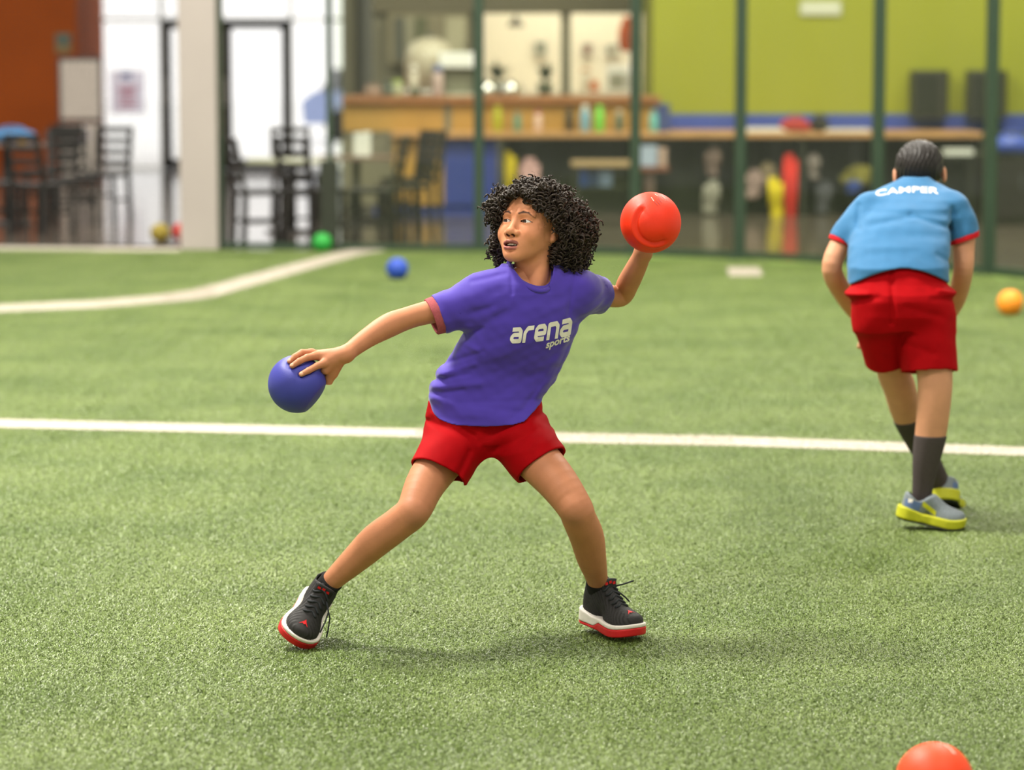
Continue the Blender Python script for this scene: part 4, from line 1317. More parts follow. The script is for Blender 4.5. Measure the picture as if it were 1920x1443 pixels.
def head_core(q):
    d = ell(q, mm(0, 12, 28), mm(73, 93, 79))
    d = smin(d, ell(q, mm(0, -24, -20), mm(62, 60, 62)), .025)
    d = smin(d, ell(q, mm(0, -36, -62), mm(44, 48, 39)), .025)
    ax = np.abs(q[:, 0]); m = q.copy(); m[:, 0] = ax
    d = smin(d, rcone(m, mm(50, 0, -36), mm(15, -66, -85), .015, .013), .025)
    d = smin(d, ell(m, mm(34, -55, -32), mm(26, 27, 26)), .020)
    d = smin(d, ell(q, mm(0, -75, -92), mm(18, 14, 14)), .022)
    d = smin(d, ell(q, mm(0, -71, -59), mm(31, 21, 24)), .018)
    d = smin(d, rcone(m, mm(10, -79, 20), mm(42, -68, 19), .008, .007), .014)
    # sockets
    d = smax(d, -ell(m, mm(30, -91, 3), mm(18, 14, 11)), .011)
    # nose
    d = smin(d, rcone(q, mm(0, -81, 3), mm(0, -97, -27), .0065, .0095), .012)
    d = smin(d, ell(q, mm(0, -99, -31), mm(12.5, 10.5, 10)), .007)
    d = smin(d, ell(m, mm(14.5, -91, -34.5), mm(9, 10, 8.5)), .006)
    d = smax(d, -ell(m, mm(8, -97, -42), mm(5, 6.5, 5)), .002)
    # eyelids over the balls
    e = m - np.array(EYES[1], np.float32)
    lid = np.sqrt(np.sum(e * e, 1)) - .0147
    d = smin(d, lid, .005)
    crease = np.abs(e[:, 2] - lidtop(e[:, 0]) - .0042) - .0006
    d = np.where((np.abs(e[:, 0]) < .016) & (e[:, 1] < -.003), d + .0013 * np.clip(1 - np.abs(crease) / .0018, 0, 1), d)
    op = np.maximum(e[:, 2] - lidtop(e[:, 0]), lidbot(e[:, 0]) - e[:, 2])
    op = np.maximum(op, np.abs(e[:, 0]) - .0156)
    op = np.maximum(op, e[:, 1] + .002)
    op = np.maximum(op, np.sqrt(np.sum(e * e, 1)) - .024)
    d = smax(d, -op, .0009)
    # lips and the open mouth
    d = smin(d, chain(q, UPLIP, [.0026, .0044, .0050, .0046, .0050, .0044, .0026], .004), .003)
    d = smin(d, chain(q, LOLIP, [.0026, .0050, .0060, .0050, .0026], .004), .004)
    d = smax(d, -ell(q, mm(0, -92, -66.6), mm(20, 17, 4.6)), .002)
    d = smax(d, -ell(q, mm(0, -92, -82), mm(14, 5, 4)), .006)
    # ears
    er = ell(m, mm(74, 14, -8), mm(7, 17, 29))
    er = smax(er, -ell(m, mm(82, 10, -5), mm(6, 10, 18)), .004)
    d = smin(d, er, .006)
    d = smin(d, ell(m, mm(73, 5, -33), mm(6, 8, 8)), .005)
    return d

NECK0, NECK1 = hw(mm(0, 14, -55)), J(1003, 560, .06)
def head_f(p):
    d = head_core(hl(p))
    n = rcone(p, NECK0, NECK1, .045, .052)
    n = smin(n, rcone(p, hw(mm(46, 16, -40)), J(1004, 542, .008), .012, .012), .03)
    return smin(d, n, .02)

def head_col(v):
    q = hl(v.astype(np.float32)); n = len(q)
    c = np.tile(SKIN * 1.25, (n, 1))  # face colour raised over the other skin to replace missing side light
    def paint(mask, col):
        mk = np.clip(mask, 0, 1)[:, None]
        c[:] = c * (1 - mk) + np.array(col) * mk
    m = q.copy(); m[:, 0] = np.abs(q[:, 0])
    # warmer cheeks and nose
    paint(.35 * np.clip(1 - np.linalg.norm((m - np.array(mm(36, -70, -34))) / .028, axis=1), 0, 1), s2l(196, 112, 74))
    up = chain(q, UPLIP, [.0026, .0048, .0055, .0050, .0055, .0048, .0026], .004)
    lo = chain(q, LOLIP, [.0026, .0054, .0064, .0054, .0026], .004)
    paint((.0012 - up) / .0014 * (q[:, 2] < -.054), s2l(134, 76, 68))
    paint((.0012 - lo) / .0014, s2l(186, 110, 104))
    mo = ell(q, mm(0, -92, -66.6), mm(20.5, 18, 5.2))
    paint((mo < .0) * (q[:, 1] > -.0885), s2l(84, 30, 28))
    paint((ell(m, mm(8, -97, -41.5), mm(5.4, 7, 5.6)) < .0), s2l(70, 34, 22))
    br = chain(m, [mm(13, -86, 14.5), mm(24, -84, 20), mm(36, -77, 20), mm(47, -64, 12)], [.0036, .0040, .0034, .0016], .003)
    br = np.minimum(br, 1)
    qq = np.clip((.0105 - br) / .0010, 0, 0)
    # brows judged across the face only
    def flat(pts, rad):
        f = m.copy(); f[:, 1] = 0
        return chain(f, [(a, 0, b) for (a, _, b) in pts], rad, .002)
    bd = flat([mm(13, 0, 20), mm(23, 0, 24.5), mm(36, 0, 24), mm(50, 0, 13)], [.0026, .0034, .0026, .0010])
    front = (q[:, 1] < -.03)
    paint((.0014 - bd) / .0026 * .72 * front, s2l(52, 32, 24))
    e = m - np.array(EYES[1])
    r = np.linalg.norm(e, axis=1)
    ed = np.abs(e[:, 2] - lidtop(e[:, 0]))
    paint((.0014 - ed) / .0009 * (np.abs(e[:, 0]) < .0175) * (r < .019) * (e[:, 1] < 0), s2l(34, 20, 16))
    ed = np.abs(e[:, 2] - lidbot(e[:, 0]))
    paint(.5 * (.0009 - ed) / .0008 * (np.abs(e[:, 0]) < .0156) * (r < .019) * (e[:, 1] < 0), s2l(90, 52, 38))
    return c

parts = []
lo3 = np.minimum(HO - .17, NECK1 - .09); hi3 = HO + .15
v, f = surf(head_f, lo3, hi3, .0016, 1)
parts.append((v, f, head_col(v)))

# --- arms with hands
BLUE_C, BLUE_R = J(557, 719.5, -.15), .0765
dB = -.15
WR = J(648, 664, dB + .0)
r_arm = [J(910, 560, .0), J(800, 586, -.035), J(762, 597, -.05), J(729, 610, -.065), J(688, 634, -.10), WR]
r_rad = [.040, .031, .0300, .0322, .0262, .0205]
def ball_pt(px, py, C, Rr, lift=.0):
    """point on the ball (camera side) seen at that pixel, lifted outward"""
    d = ray(px, py); d = d / np.linalg.norm(d)
    oc = CAM - C; b = oc @ d; cc = oc @ oc - Rr * Rr; disc = b * b - cc
    t = -b - math.sqrt(max(disc, 0)); q = CAM + d * t
    n = (q - C) / np.linalg.norm(q - C)
    return C + n * (Rr + lift)
IDX = [J(607, 681, dB - .022), ball_pt(592, 688, BLUE_C, BLUE_R, .006), ball_pt(578, 695, BLUE_C, BLUE_R, .002), ball_pt(565, 701.5, BLUE_C, BLUE_R, .001)]
MID = [J(592, 667, dB - .012), J(576, 670, dB - .032), ball_pt(561, 679, BLUE_C, BLUE_R, .004), ball_pt(548, 686, BLUE_C, BLUE_R, .001)]
RNG = [J(584, 661, dB + .008), J(566, 661, dB - .012), J(553, 668.5, dB - .028), ball_pt(543, 677, BLUE_C, BLUE_R, .000)]
PNK = [J(583, 663, dB + .026), J(566, 665, dB + .014), J(554, 668, dB + .004), J(545, 674, dB - .004)]
THB = [J(634, 680, dB + .004), J(625, 700, dB + .012), J(616, 716, dB + .014), J(611.5, 725, dB + .012)]
FR = {'i': [.0105, .0090, .0082, .0070], 't': [.0156, .0118, .0098, .0075]}
def fingers1(p):
    d = chain(p, IDX, FR['i'], .003)
    d = np.minimum(d, chain(p, MID, [.0108, .0092, .0084, .0072], .003))
    d = smin(d, chain(p, RNG, FR['i'], .003), .0012)
    d = smin(d, chain(p, PNK, [.0095, .0082, .0072, .0062], .003), .001)
    return smin(d, chain(p, THB, FR['t'], .004), .004)
def arm_r(p):
    d = limb(p, r_arm, r_rad)
    h = rcone(p, WR, J(611, 677, dB - .014), .0195, .0135)
    h = smin(h, rcone(p, WR, J(600, 667, dB - .006), .019, .0135), .008)
    h = smin(h, rcone(p, WR, J(594, 664, dB + .012), .018, .012), .008)
    h = smin(h, rcone(p, J(636, 668, dB), THB[1], .0175, .0118), .012)
    h = smin(h, rcone(p, J(628, 678, dB), J(615, 708, dB + .012), .0165, .0120), .010)
    h = smin(h, rcone(p, J(622, 676, dB - .006), J(610, 693, dB - .012), .0155, .0125), .010)
    d = smin(d, h, .012)
    d = smin(d, fingers1(p), .005)
    for t in (IDX, MID, RNG):   # knuckles
        d = smin(d, ell(p, t[0], (.0112, .0112, .0105)), .006)
    return d
v, f = surf(arm_r, J(505, 735, -.30), J(935, 530, .08), .0018, 1)
c = np.tile(SKIN, (len(v), 1)) * .98
for t in (IDX, MID, RNG):   # finger nails
    tip = np.array(t[3]); dr = tip - np.array(t[2]); dr /= np.linalg.norm(dr)
    nrm = (tip - BLUE_C); nrm /= np.linalg.norm(nrm)
    q = v - (tip + nrm * .0055 + dr * .001)
    mk = np.linalg.norm(q, axis=1) < .0052
    c[mk] = s2l(224, 168, 138)
parts.append((v, f, c))

RED_C, RED_R = J(1220, 417, .055), .0820
W2 = J(1206, 474, .155)
l_arm = [J(1078, 548, .09), J(1128, 552, .20), J(1164, 555, .270), J(1178, 530, .235), J(1192, 503, .195), W2]
l_rad = [.040, .033, .0290, .0310, .0285, .0235]
def hand_pt(dx, dy, dz, lift=0.0):
    n = np.array((dx, dy, dz), float); n /= np.linalg.norm(n)
    return RED_C + n * (RED_R + lift)
L_KN = [hand_pt(.40, .90, .00, .012), hand_pt(.14, .98, .12, .013), hand_pt(-.12, .98, .10, .013), hand_pt(-.36, .92, .0, .012)]
L_TIP = [[hand_pt(.46, .80, .28, .010), hand_pt(.48, .68, .48, .008), hand_pt(.48, .55, .62, .007)],
         [hand_pt(.14, .86, .46, .010), hand_pt(.14, .70, .66, .008), hand_pt(.14, .55, .80, .007)],
         [hand_pt(-.16, .86, .44, .010), hand_pt(-.20, .70, .64, .008), hand_pt(-.20, .55, .76, .007)],
         [hand_pt(-.46, .80, .26, .010), hand_pt(-.52, .68, .42, .008), hand_pt(-.54, .56, .54, .007)]]
L_TH = [hand_pt(.30, .80, -.55, .018), hand_pt(.58, .72, -.35, .012), hand_pt(.74, .60, -.15, .008), hand_pt(.80, .52, .0, .007)]
def arm_l(p):
    d = limb(p, l_arm, l_rad)
    h = None
    for kpt in L_KN:
        e = rcone(p, W2, kpt, .018, .012); h = e if h is None else smin(h, e, .008)
    d = smin(d, h, .014)
    for kpt, tp in zip(L_KN, L_TIP):
        d = smin(d, chain(p, [kpt] + tp, [.0105, .009, .0082, .007], .003), .002)
    return smin(d, chain(p, L_TH, [.014, .0115, .0098, .0078], .004), .006)
v, f = surf(arm_l, np.minimum(J(1055, 600, .0), RED_C - .1), np.maximum(J(1290, 340, .33), RED_C + .13), .0020, 1)
parts.append((v, f, np.tile(SKIN * .97, (len(v), 1))))

# --- legs
ANK_R = J(619, 1092, -.10)
leg_r = [J(868, 812, .05), J(803, 898, -.085), J(776, 955, -.165), J(750, 979, -.165), J(706, 1012, -.145), J(672, 1043, -.125), ANK_R, J(604, 1112, -.085)]
rad_r = [.068, .0545, .0460, .0440, .0445, .0390, .0270, .0250]
ANK_L = J(1121, 1092, .03)
leg_l = [J(962, 815, .05), J(1036, 893, -.10), J(1076, 948, -.155), J(1086, 972, -.145), J(1100, 1005, -.095), J(1109, 1045, -.045), ANK_L, J(1124, 1130, .05)]
rad_l = [.070, .0560, .0470, .0455, .0460, .0400, .0275, .0250]
def legf(pts, rad, kneecap):
    def f(p):
        d = limb(p, pts, rad)
        d = smin(d, ell(p, kneecap, (.024, .020, .026)), .02)
        return d
    return f
KN_R = (leg_r[2] * .8 + leg_r[3] * .2) + np.array((.010, -.030, .006)); KN_L = leg_l[2] + np.array((-.003, -.029, -.004))
for fn, pts, kn in ((legf(leg_r, rad_r, KN_R), leg_r, KN_R), (legf(leg_l, rad_l, KN_L), leg_l, KN_L)):
    A = np.array(pts)
    v, f = surf(fn, A.min(0) - .09, A.max(0) + .09, .0026, 2)
    c = np.tile(SKIN * .93, (len(v), 1))
    w = np.clip(1 - np.linalg.norm(v - (kn + np.array((0, -.01, -.024))), axis=1) / .035, 0, 1)[:, None] * .38
    c = c * (1 - w) + np.array(s2l(112, 84, 66)) * w
    parts.append((v, f, c))

# --- trunk under the clothes
def row(py, xl, xr, d, b, yaw, grow=0.0):
    """section of a garment from its outline in the picture"""
    z = J(0.5 * (xl + xr), py, d)[2]
    A = J(xl, py, d); B = J(xr, py, d)
    w = (B[0] - A[0]) / 2 + grow; b = b + grow
    a = math.sqrt(max(w * w - (b * math.sin(yaw)) ** 2, 1e-4)) / math.cos(yaw)
    return (z, (A[0] + B[0]) / 2, BY + d, a, b, yaw)
YW = .35
SH = [row(822, 810, 1016, .055, .116, .10), row(796, 806, 1020, .055, .114, .12), row(770, 804, 1022, .055, .106, .16), row(745, 804, 1022, .055, .093, .2), row(720, 809, 1038, .052, .088, .25),
      row(690, 822, 1055, .05, .087, .3), row(660, 845, 1067, .05, .092, YW), row(630, 866, 1078, .05, .098, YW), row(600, 880, 1088, .05, .100, YW),
      row(570, 886, 1094, .05, .096, YW), row(548, 890, 1094, .05, .090, YW), row(528, 906, 1084, .05, .076, YW), row(512, 930, 1066, .05, .060, YW), row(498, 948, 1046, .052, .052, YW)]
def trunk(p):
    return loft(p, [(z, x, y, a - .026, min(b, .10) - .034, w) for (z, x, y, a, b, w) in SH[2:]])
v, f = surf(trunk, J(780, 840, -.12), J(1120, 480, .22), .008, 2)
parts.append((v, f, np.tile(SKIN, (len(v), 1))))
bv, bf, bc = join(parts)
body = mesh_obj('body', bv, bf, M_skin, boy, True, colors=bc)

# --- eyes and teeth
def sphere_grid(n=24, m=16):
    vs = [(0, 0, 1)] + [(math.sin(math.pi * i / m) * math.cos(2 * math.pi * j / n), math.sin(math.pi * i / m) * math.sin(2 * math.pi * j / n), math.cos(math.pi * i / m))
                        for i in range(1, m) for j in range(n)] + [(0, 0, -1)]
    fs = [(0, 1 + j, 1 + (j + 1) % n) for j in range(n)]
    for i in range(m - 2):
        for j in range(n):
            a = 1 + i * n; fs.append((a + j, a + n + j, a + n + (j + 1) % n, a + (j + 1) % n))
    a = 1 + (m - 2) * n
    fs += [(a + j, len(vs) - 1, a + (j + 1) % n) for j in range(n)]
    return np.array(vs), fs
M_eye = mat('eye', (1, 1, 1), 0.12, 0.6, attr='Col')
sv, sf = sphere_grid(40, 40)
gz = np.array((-.20, -.97, .03)); gz /= np.linalg.norm(gz)
for e in EYES:
    # poles of the sphere along the gaze
    zax = gz; xax = np.cross((0, 0, 1), zax); xax /= np.linalg.norm(xax); yax = np.cross(zax, xax)
    loc = sv[:, :1] * xax + sv[:, 1:2] * yax + sv[:, 2:3] * zax
    ang = np.arccos(np.clip(sv[:, 2], -1, 1))
    cc = np.where((ang < .50)[:, None], np.array(s2l(52, 28, 18)), np.array(s2l(226, 218, 212)))
    cc = np.where((ang < .2)[:, None], np.array((.004, .004, .004)), cc)
    mesh_obj('eye', HO + (e + loc * .0133) @ HR.T, sf, M_eye, boy, True, colors=cc)
m = MB()
M_tooth = mat('tooth', s2l(236, 226, 205), 0.25, 0.5)
for i, x in enumerate((-10.5, -3.9, 3.9, 10.5)):
    tm = MB(); w = 3.5 if i in (1, 2) else 2.8
    tm.box((x - w, -1.6, -4.2), (x + w, 1.6, 4.2), 1.0)
    vv = (np.array(tm.v) + np.array((0, -86.5 + .028 * x * x, -62.2))) / 1000
    mesh_obj('tooth', HO + vv @ HR.T, tm.f, M_tooth, boy, True)

def unit(v):
    v = np.array(v, float); return v / np.linalg.norm(v)
SLR0, SLR1 = J(868, 806, .045), J(798, 930, -.125)
SLL0, SLL1 = J(962, 806, .045), J(1052, 918, -.115)
nSR = unit(unit(SLR1 - SLR0) + np.array((.05, .30, -.05)))
cSR = J(823, 888, -.075)
nSL = unit(unit(SLL1 - SLL0) + np.array((-.05, .30, -.05)))
cSL = J(1012, 872, -.065)
PELV = [row(850, 842, 985, .06, .085, .05), row(825, 796, 1030, .06, .100, .05), row(802, 792, 1034, .06, .097, .05), row(785, 797, 1028, .058, .092, .1), row(768, 800, 1022, .056, .086, .12), row(745, 806, 1014, .055, .078, .12)]
# --- purple shirt
PU = [('g', (885, 526), (948, 512), .006, .005), ('g', (958, 500), (960, 548), .005, .004), ('r', (868, 640), (900, 655), .007, .004),
      ('g', (832, 683), (905, 655), .006, .0045), ('r', (824, 700), (890, 680), .007, .005), ('g', (816, 712), (880, 698), .006, .0045),
      ('r', (812, 724), (900, 715), .008, .005), ('g', (808, 737), (870, 728), .006, .004), ('r', (812, 745), (930, 765), .010, .005),
      ('g', (860, 752), (985, 772), .008, .004), ('g', (1078, 622), (1030, 735), .006, .003), ('r', (1062, 640), (1005, 745), .009, .004),
      ('g', (1040, 690), (985, 760), .007, .003), ('g', (880, 585), (925, 570), .008, .004), ('r', (880, 610), (960, 560), .012, .004),
      ('g', (873, 628), (905, 612), .006, .004), ('g', (1078, 515), (1066, 590), .006, .004), ('g', (935, 515), (965, 590), .012, .003),
      ('g', (880, 690), (975, 705), .045, .018), ('r', (835, 760), (960, 788), .012, .004), ('g', (1020, 745), (960, 780), .008, .003),
      ('g', (985, 520), (1000, 600), .018, .002), ('r', (905, 640), (930, 560), .014, .003)]
PU = [(s, J(*a), J(*b), w, am) for (s, a, b, w, am) in PU]
SL_R0, SL_R1 = J(914, 560, .01), J(790, 600, -.035)
SL_L0, SL_L1 = J(1078, 548, .075), J(1146, 555, .235)
nR = unit(J(907, 564, .0) - J(1000, 528, .03)); cutR = J(823, 595, -.02); endR = J(809, 599, -.022)
nL = unit(SL_L1 - SL_L0 + np.array((.05, -.05, -.01))); cutL = J(1131, 553, .19)
COLL_C = J(994, 499, .05)
CV = np.array((.022, -.083, -.060))
CN = unit(np.cross((.0575, .016, -.010), CV)); CN = CN if CN[2] > 0 else -CN
def coll(t):
    U = np.array((.0575, .016, -.010)); s = math.sin(t)
    V = CV if s > 0 else np.array((-.012, -.052, -.030))
    return COLL_C + U * math.cos(t) + V * s
def shirt_raw(p):
    d = loft(p, SH, 2.3)
    s = smin(smin(loft(p, [(z, x, y, a - .030, b, w) for (z, x, y, a, b, w) in PELV], 2.2), rcone(p, SLR0, SLR1, .079, .074), .03), rcone(p, SLL0, SLL1, .077, .072), .022) - .009
    d = smin(d, s, .012)
    d = smin(d, rcone(p, J(1000, 528, .05), J(900, 552, .005), .050, .056), .04)
    d = smin(d, rcone(p, J(1000, 528, .055), J(1080, 545, .085), .050, .055), .04)
    return d
def folds(p):
    o = .0022 * vnoise(p * np.array((1, 1, 1.7), np.float32), 9.0, 4)
    fr = np.clip((BY + .12 - p[:, 1]) / .08, 0, 1)
    for (s, a, b, w, am) in PU:
        g = np.exp(-(seg2d(p, a, b) / (w * 1.15)) ** 2) * am * fr * .62
        o = o + (g if s == 'g' else -g)
    return o
def sleeve_r(p):
    d = rcone(p, SL_R0, SL_R1, .064, .0515)
    return d + .003 * np.sin((p @ np.array((30., 10., 75.), np.float32)) + 2 * np.sin(p[:, 0] * 40)) * np.clip((.40 - np.abs(p[:, 0] + .1)) , 0, 1)
def sleeve_l(p):
    return rcone(p, SL_L0, SL_L1, .059, .049)
HEM_P = J(912, 757, .055)
HEM_N = unit((-.05, .44, -1.0))
def shirt_f(p):
    d = shirt_raw(p)
    a = sleeve_r(p); pr = (p - cutR.astype(np.float32)) @ nR.astype(np.float32)
    l = sleeve_l(p); pl = (p - cutL.astype(np.float32)) @ nL.astype(np.float32)
    body_ = d
    d = smin(d, smax(a, pr, .003), .03)
    d = smin(d, smax(l, pl, .003), .03)
    d = d + folds(p)
    d = smax(d, -np.maximum(a + .005, -pr - .05), .002)
    d = smax(d, -np.maximum(l + .005, -pl - .05), .002)
    ph = (p - HEM_P.astype(np.float32)) @ HEM_N.astype(np.float32) - .02 * np.clip((p[:, 0] - HEM_P[0]) / .14, 0, 1) ** 2 * -1
    d = smax(d, ph, .004)
    d = smax(d, -np.maximum(body_ + folds(p) + .006, -ph - .04), .002)
    # neck opening
    q = p - COLL_C.astype(np.float32)
    ins = rcone(p, COLL_C + np.array((.012, -.03, -.10)), COLL_C + np.array((-.01, -.005, .12)), .060, .060)
    d = smax(d, -np.maximum(ins, -(q @ CN.astype(np.float32))), .004)
    ins = rcone(p, COLL_C + np.array((.006, -.014, -.08)), COLL_C + np.array((-.01, .0, .12)), .050, .056)
    d = smax(d, -ins, .004)
    return d
sv_, sq_ = surf(shirt_f, J(770, 845, -.16), J(1175, 470, .34), .0026, 2)
shirt = mesh_obj('shirt', sv_, sq_, M_purple, boy, True)
shirt['label'] = 'purple short sleeved shirt with white arena sports print'
# ribbed collar
MB().tube([coll(2 * math.pi * i / 48) for i in range(49)], .0068, 8).build('collar', M_purple, shirt, True)
# red cuff showing under the sleeve hem
def cuff_f(p):
    pr = (p - cutR.astype(np.float32)) @ nR.astype(np.float32); pe = (p - endR.astype(np.float32)) @ nR.astype(np.float32)
    a = rcone(p, SL_R0, SL_R1, .062, .0485)
    d = smax(smax(a, pe, .002), -pr - .012, .002)
    return smax(d, -(a + .005), .0015)
v, f = surf(cuff_f, J(770, 655, -.13), J(870, 540, .09), .0022, 1)
o = mesh_obj('cuff', v, f, M_cuff, shirt, True); o['label'] = 'dusty red ribbed sleeve cuff'
# lettering
bv_ = bvh_of(sv_, sq_)
GL = {'a': [(.10, .87), (.70, .87), (.87, .70), (.87, .13), (.28, .13), (.13, .27), (.13, .39), (.28, .53), (.86, .53)],
      'r': [(.13, 0), (.13, .62), (.34, .87), (.86, .87)],
      'e': [(.86, .13), (.28, .13), (.13, .28), (.13, .72), (.28, .87), (.72, .87), (.87, .72), (.87, .46), (.14, .46)],
      'n': [(.13, 0), (.13, .87), (.70, .87), (.87, .70), (.87, 0)]}
ux = 0.0
for ch, adv in (('a', 1.10), ('r', .98), ('e', 1.10), ('n', 1.10), ('a', 1.0)):
    vs, fs = stroke(GL[ch], .27)
    pix = []
    for (x, y) in vs:
        u = ux + x + .22 * y
        X = 955 + 119.5 * (u / 5.5) - .0 * u
        yb = 643.5 - .62 * u ** 1.9
        hgt = 29 + .9 * u
        pix.append((X, yb - hgt * y))
    print_on('print', pix, fs, bv_, BY, M_white_print, shirt)
    ux += adv
tv_, tf_ = text_mesh('sports')
w_ = tv_[:, 0].max()
pix = [(1023 + 44.5 * (x / w_) + 4 * y, 653.0 - 14.5 * (x / w_) - 20.0 * y) for (x, y) in tv_]
print_on('print', pix, tf_, bv_, BY, M_white_print, shirt)

# --- red shorts
SF = [('g', (770, 850), (800, 790), .008, .003), ('r', (812, 775), (905, 800), .009, .004), ('g', (806, 790), (890, 812), .008, .004), ('g', (905, 832), (870, 800), .010, .005),
      ('r', (905, 830), (965, 800), .012, .005), ('g', (925, 840), (1010, 800), .009, .004), ('r', (940, 850), (1040, 812), .010, .003), ('g', (850, 900), (880, 840), .010, .005), ('g', (945, 800), (1025, 775), .008, .003)]
SF = [(s, J(*a), J(*b), w, am) for (s, a, b, w, am) in SF]
def sfold(p):
    o = .0022 * vnoise(p, 8.0, 11)
    for (s, a, b, w, am) in SF:
        g = np.exp(-(seg2d(p, a, b) / w) ** 2) * am
        o = o + (g if s == 'g' else -g)
    return o
def shorts_f(p):
    d = smax(loft(p, PELV, 2.2), p[:, 2] - J(910, 748, .05)[2] - .0, .004)
    a = rcone(p, SLR0, SLR1, .084, .079); pa = (p - cSR.astype(np.float32)) @ nSR.astype(np.float32)
    b = rcone(p, SLL0, SLL1, .082, .076); pb = (p - cSL.astype(np.float32)) @ nSL.astype(np.float32)
    fo = sfold(p)
    d = smin(d, smax(a, pa, .003), .03); d = smin(d, smax(b, pb, .003), .022)
    d = d + fo
    d = smax(d, -np.maximum(np.maximum(a, a + fo) + .007, -pa - .05), .002)
    d = smax(d, -np.maximum(np.maximum(b, b + fo) + .007, -pb - .05), .002)
    return d
v, f = surf(shorts_f, J(745, 930, -.26), J(1085, 735, .20), .0028, 2)
o = mesh_obj('shorts', v, f, M_short, boy, True); o['label'] = 'bright red mesh shorts'

# --- socks and shoes
MB().tube([ANK_R + (J(645, 1062, -.125) - ANK_R) * t for t in (-.9, -.3, .0, .14)], [.030, .0315, .0315, .0325], 18).build('sock', M_sock_black, boy, True)
MB().tube([ANK_L + (J(1117, 1060, .0) - ANK_L) * t for t in (-.9, -.3, .0, .10)], [.030, .0315, .0315, .0325], 18).build('sock', M_sock_black, boy, True)
cfg = dict(upper=M_black_shoe, mid=M_sole_white, out=M_sole_red, laces=M_lace, logo=M_emblem, ribs=True, scale=1.05, wide=1.12, flare=.002, split=(.008, .021), sole_top=.032,
           label='black high top shoe with white midsole and red outsole')
# pushing foot, toe down, at the left
Wr = unit((.846, .0, -.533)); _a = math.radians(29); _e1 = np.array((0, -1.0, 0)); _e2 = np.array((-.533, 0, -.846))
Lr = math.cos(_a) * _e1 + math.sin(_a) * _e2; Ur = math.sin(_a) * _e1 - math.cos(_a) * _e2
c2 = dict(cfg); c2['loose'] = [[(.10, .02, .10), (.115, .035, .085), (.14, .040, .07), (.165, .042, .055)], [(.10, .018, .10), (.12, .045, .075), (.13, .055, .05), (.14, .062, .03)],
                              [(.085, -.015, .115), (.095, .005, .120), (.105, .022, .105)]]
c2['scale'] = 1.02; c2['wide'] = 1.15
shoe(boy, J(615, 1092, -.092) - (Lr * .046 + Ur * .112) * 1.02, Lr, Wr, Ur, c2)
# planted foot at the right
Ll = unit((.60, -.80, -.10)); Wl = unit((.80, .60, .0)); Wl = unit(Wl - Ll * (Wl @ Ll)); Ul = np.cross(Ll, Wl); Ul = Ul if Ul[2] > 0 else -Ul
toe = J(1192, 1195, -.075)
c3 = dict(cfg); c3['loose'] = [[(.095, .012, .112), (.105, .03, .118), (.11, .055, .125)], [(.10, .016, .10), (.115, .03, .085), (.125, .036, .075)]]
shoe(boy, toe - Ll * .207 * 1.05 - Ul * .006, Ll, Wl, Ul, c3)

# --- curly hair
M_hair = mat('dark_curly_hair', (0.030, 0.0185, 0.0125), 0.52, 0.32, 0.5, 60)
def E3(px, py, d, rx, rz, ry):
    k = PXM(BY)
    return (J(px, py, d), (rx * k, ry, rz * k))
HB = [E3(1016, 398, .075, 66, 50, .090), E3(1050, 430, .085, 54, 54, .085), E3(1064, 462, .085, 34, 38, .065), E3(974, 370, .055, 34, 24, .060),
      E3(934, 388, .080, 13, 24, .040), E3(1008, 360, .05, 34, 22, .06), E3(1078, 425, .08, 30, 34, .05), E3(935, 428, .080, 4, 26, .012), E3(935, 462, .080, 3, 22, .010)]
FACE_C, FACE_R = mm(5, -106, -16), mm(60, 76, 88)
def hair_mass(p):
    d = None
    for c, r in HB:
        e = ell(p, c, r); d = e if d is None else smin(d, e, .018)
    q = hl(p)
    d = smax(d, -ell(q, FACE_C, FACE_R), .006)
    m = q.copy()
    d = smax(d, -ell(m, mm(63, -38, -28), mm(33, 48, 64)), .006)   # cheek up to the ear stays free
    d = smax(d, -ell(m, mm(78, -8, -34), mm(22, 24, 20)), .006)
    d = smax(d, -rcone(p, hw(mm(30, -5, -62)), J(1000, 545, .0), .035, .05), .006)
    return d + .004 * vnoise(p, 28, 2)
lo3 = J(890, 530, -.05) - .02; hi3 = J(1135, 320, .22) + .02
hv, hq = surf(hair_mass, np.minimum(lo3, hi3), np.maximum(lo3, hi3), .004, 1)
hn = tri_normals(hv, hq)
rr = np.random.RandomState(5)
idx = rr.choice(len(hv), 1600, replace=False)
tv = [hv]; tf = []
V_all = []; F_all = []; cnt = 0
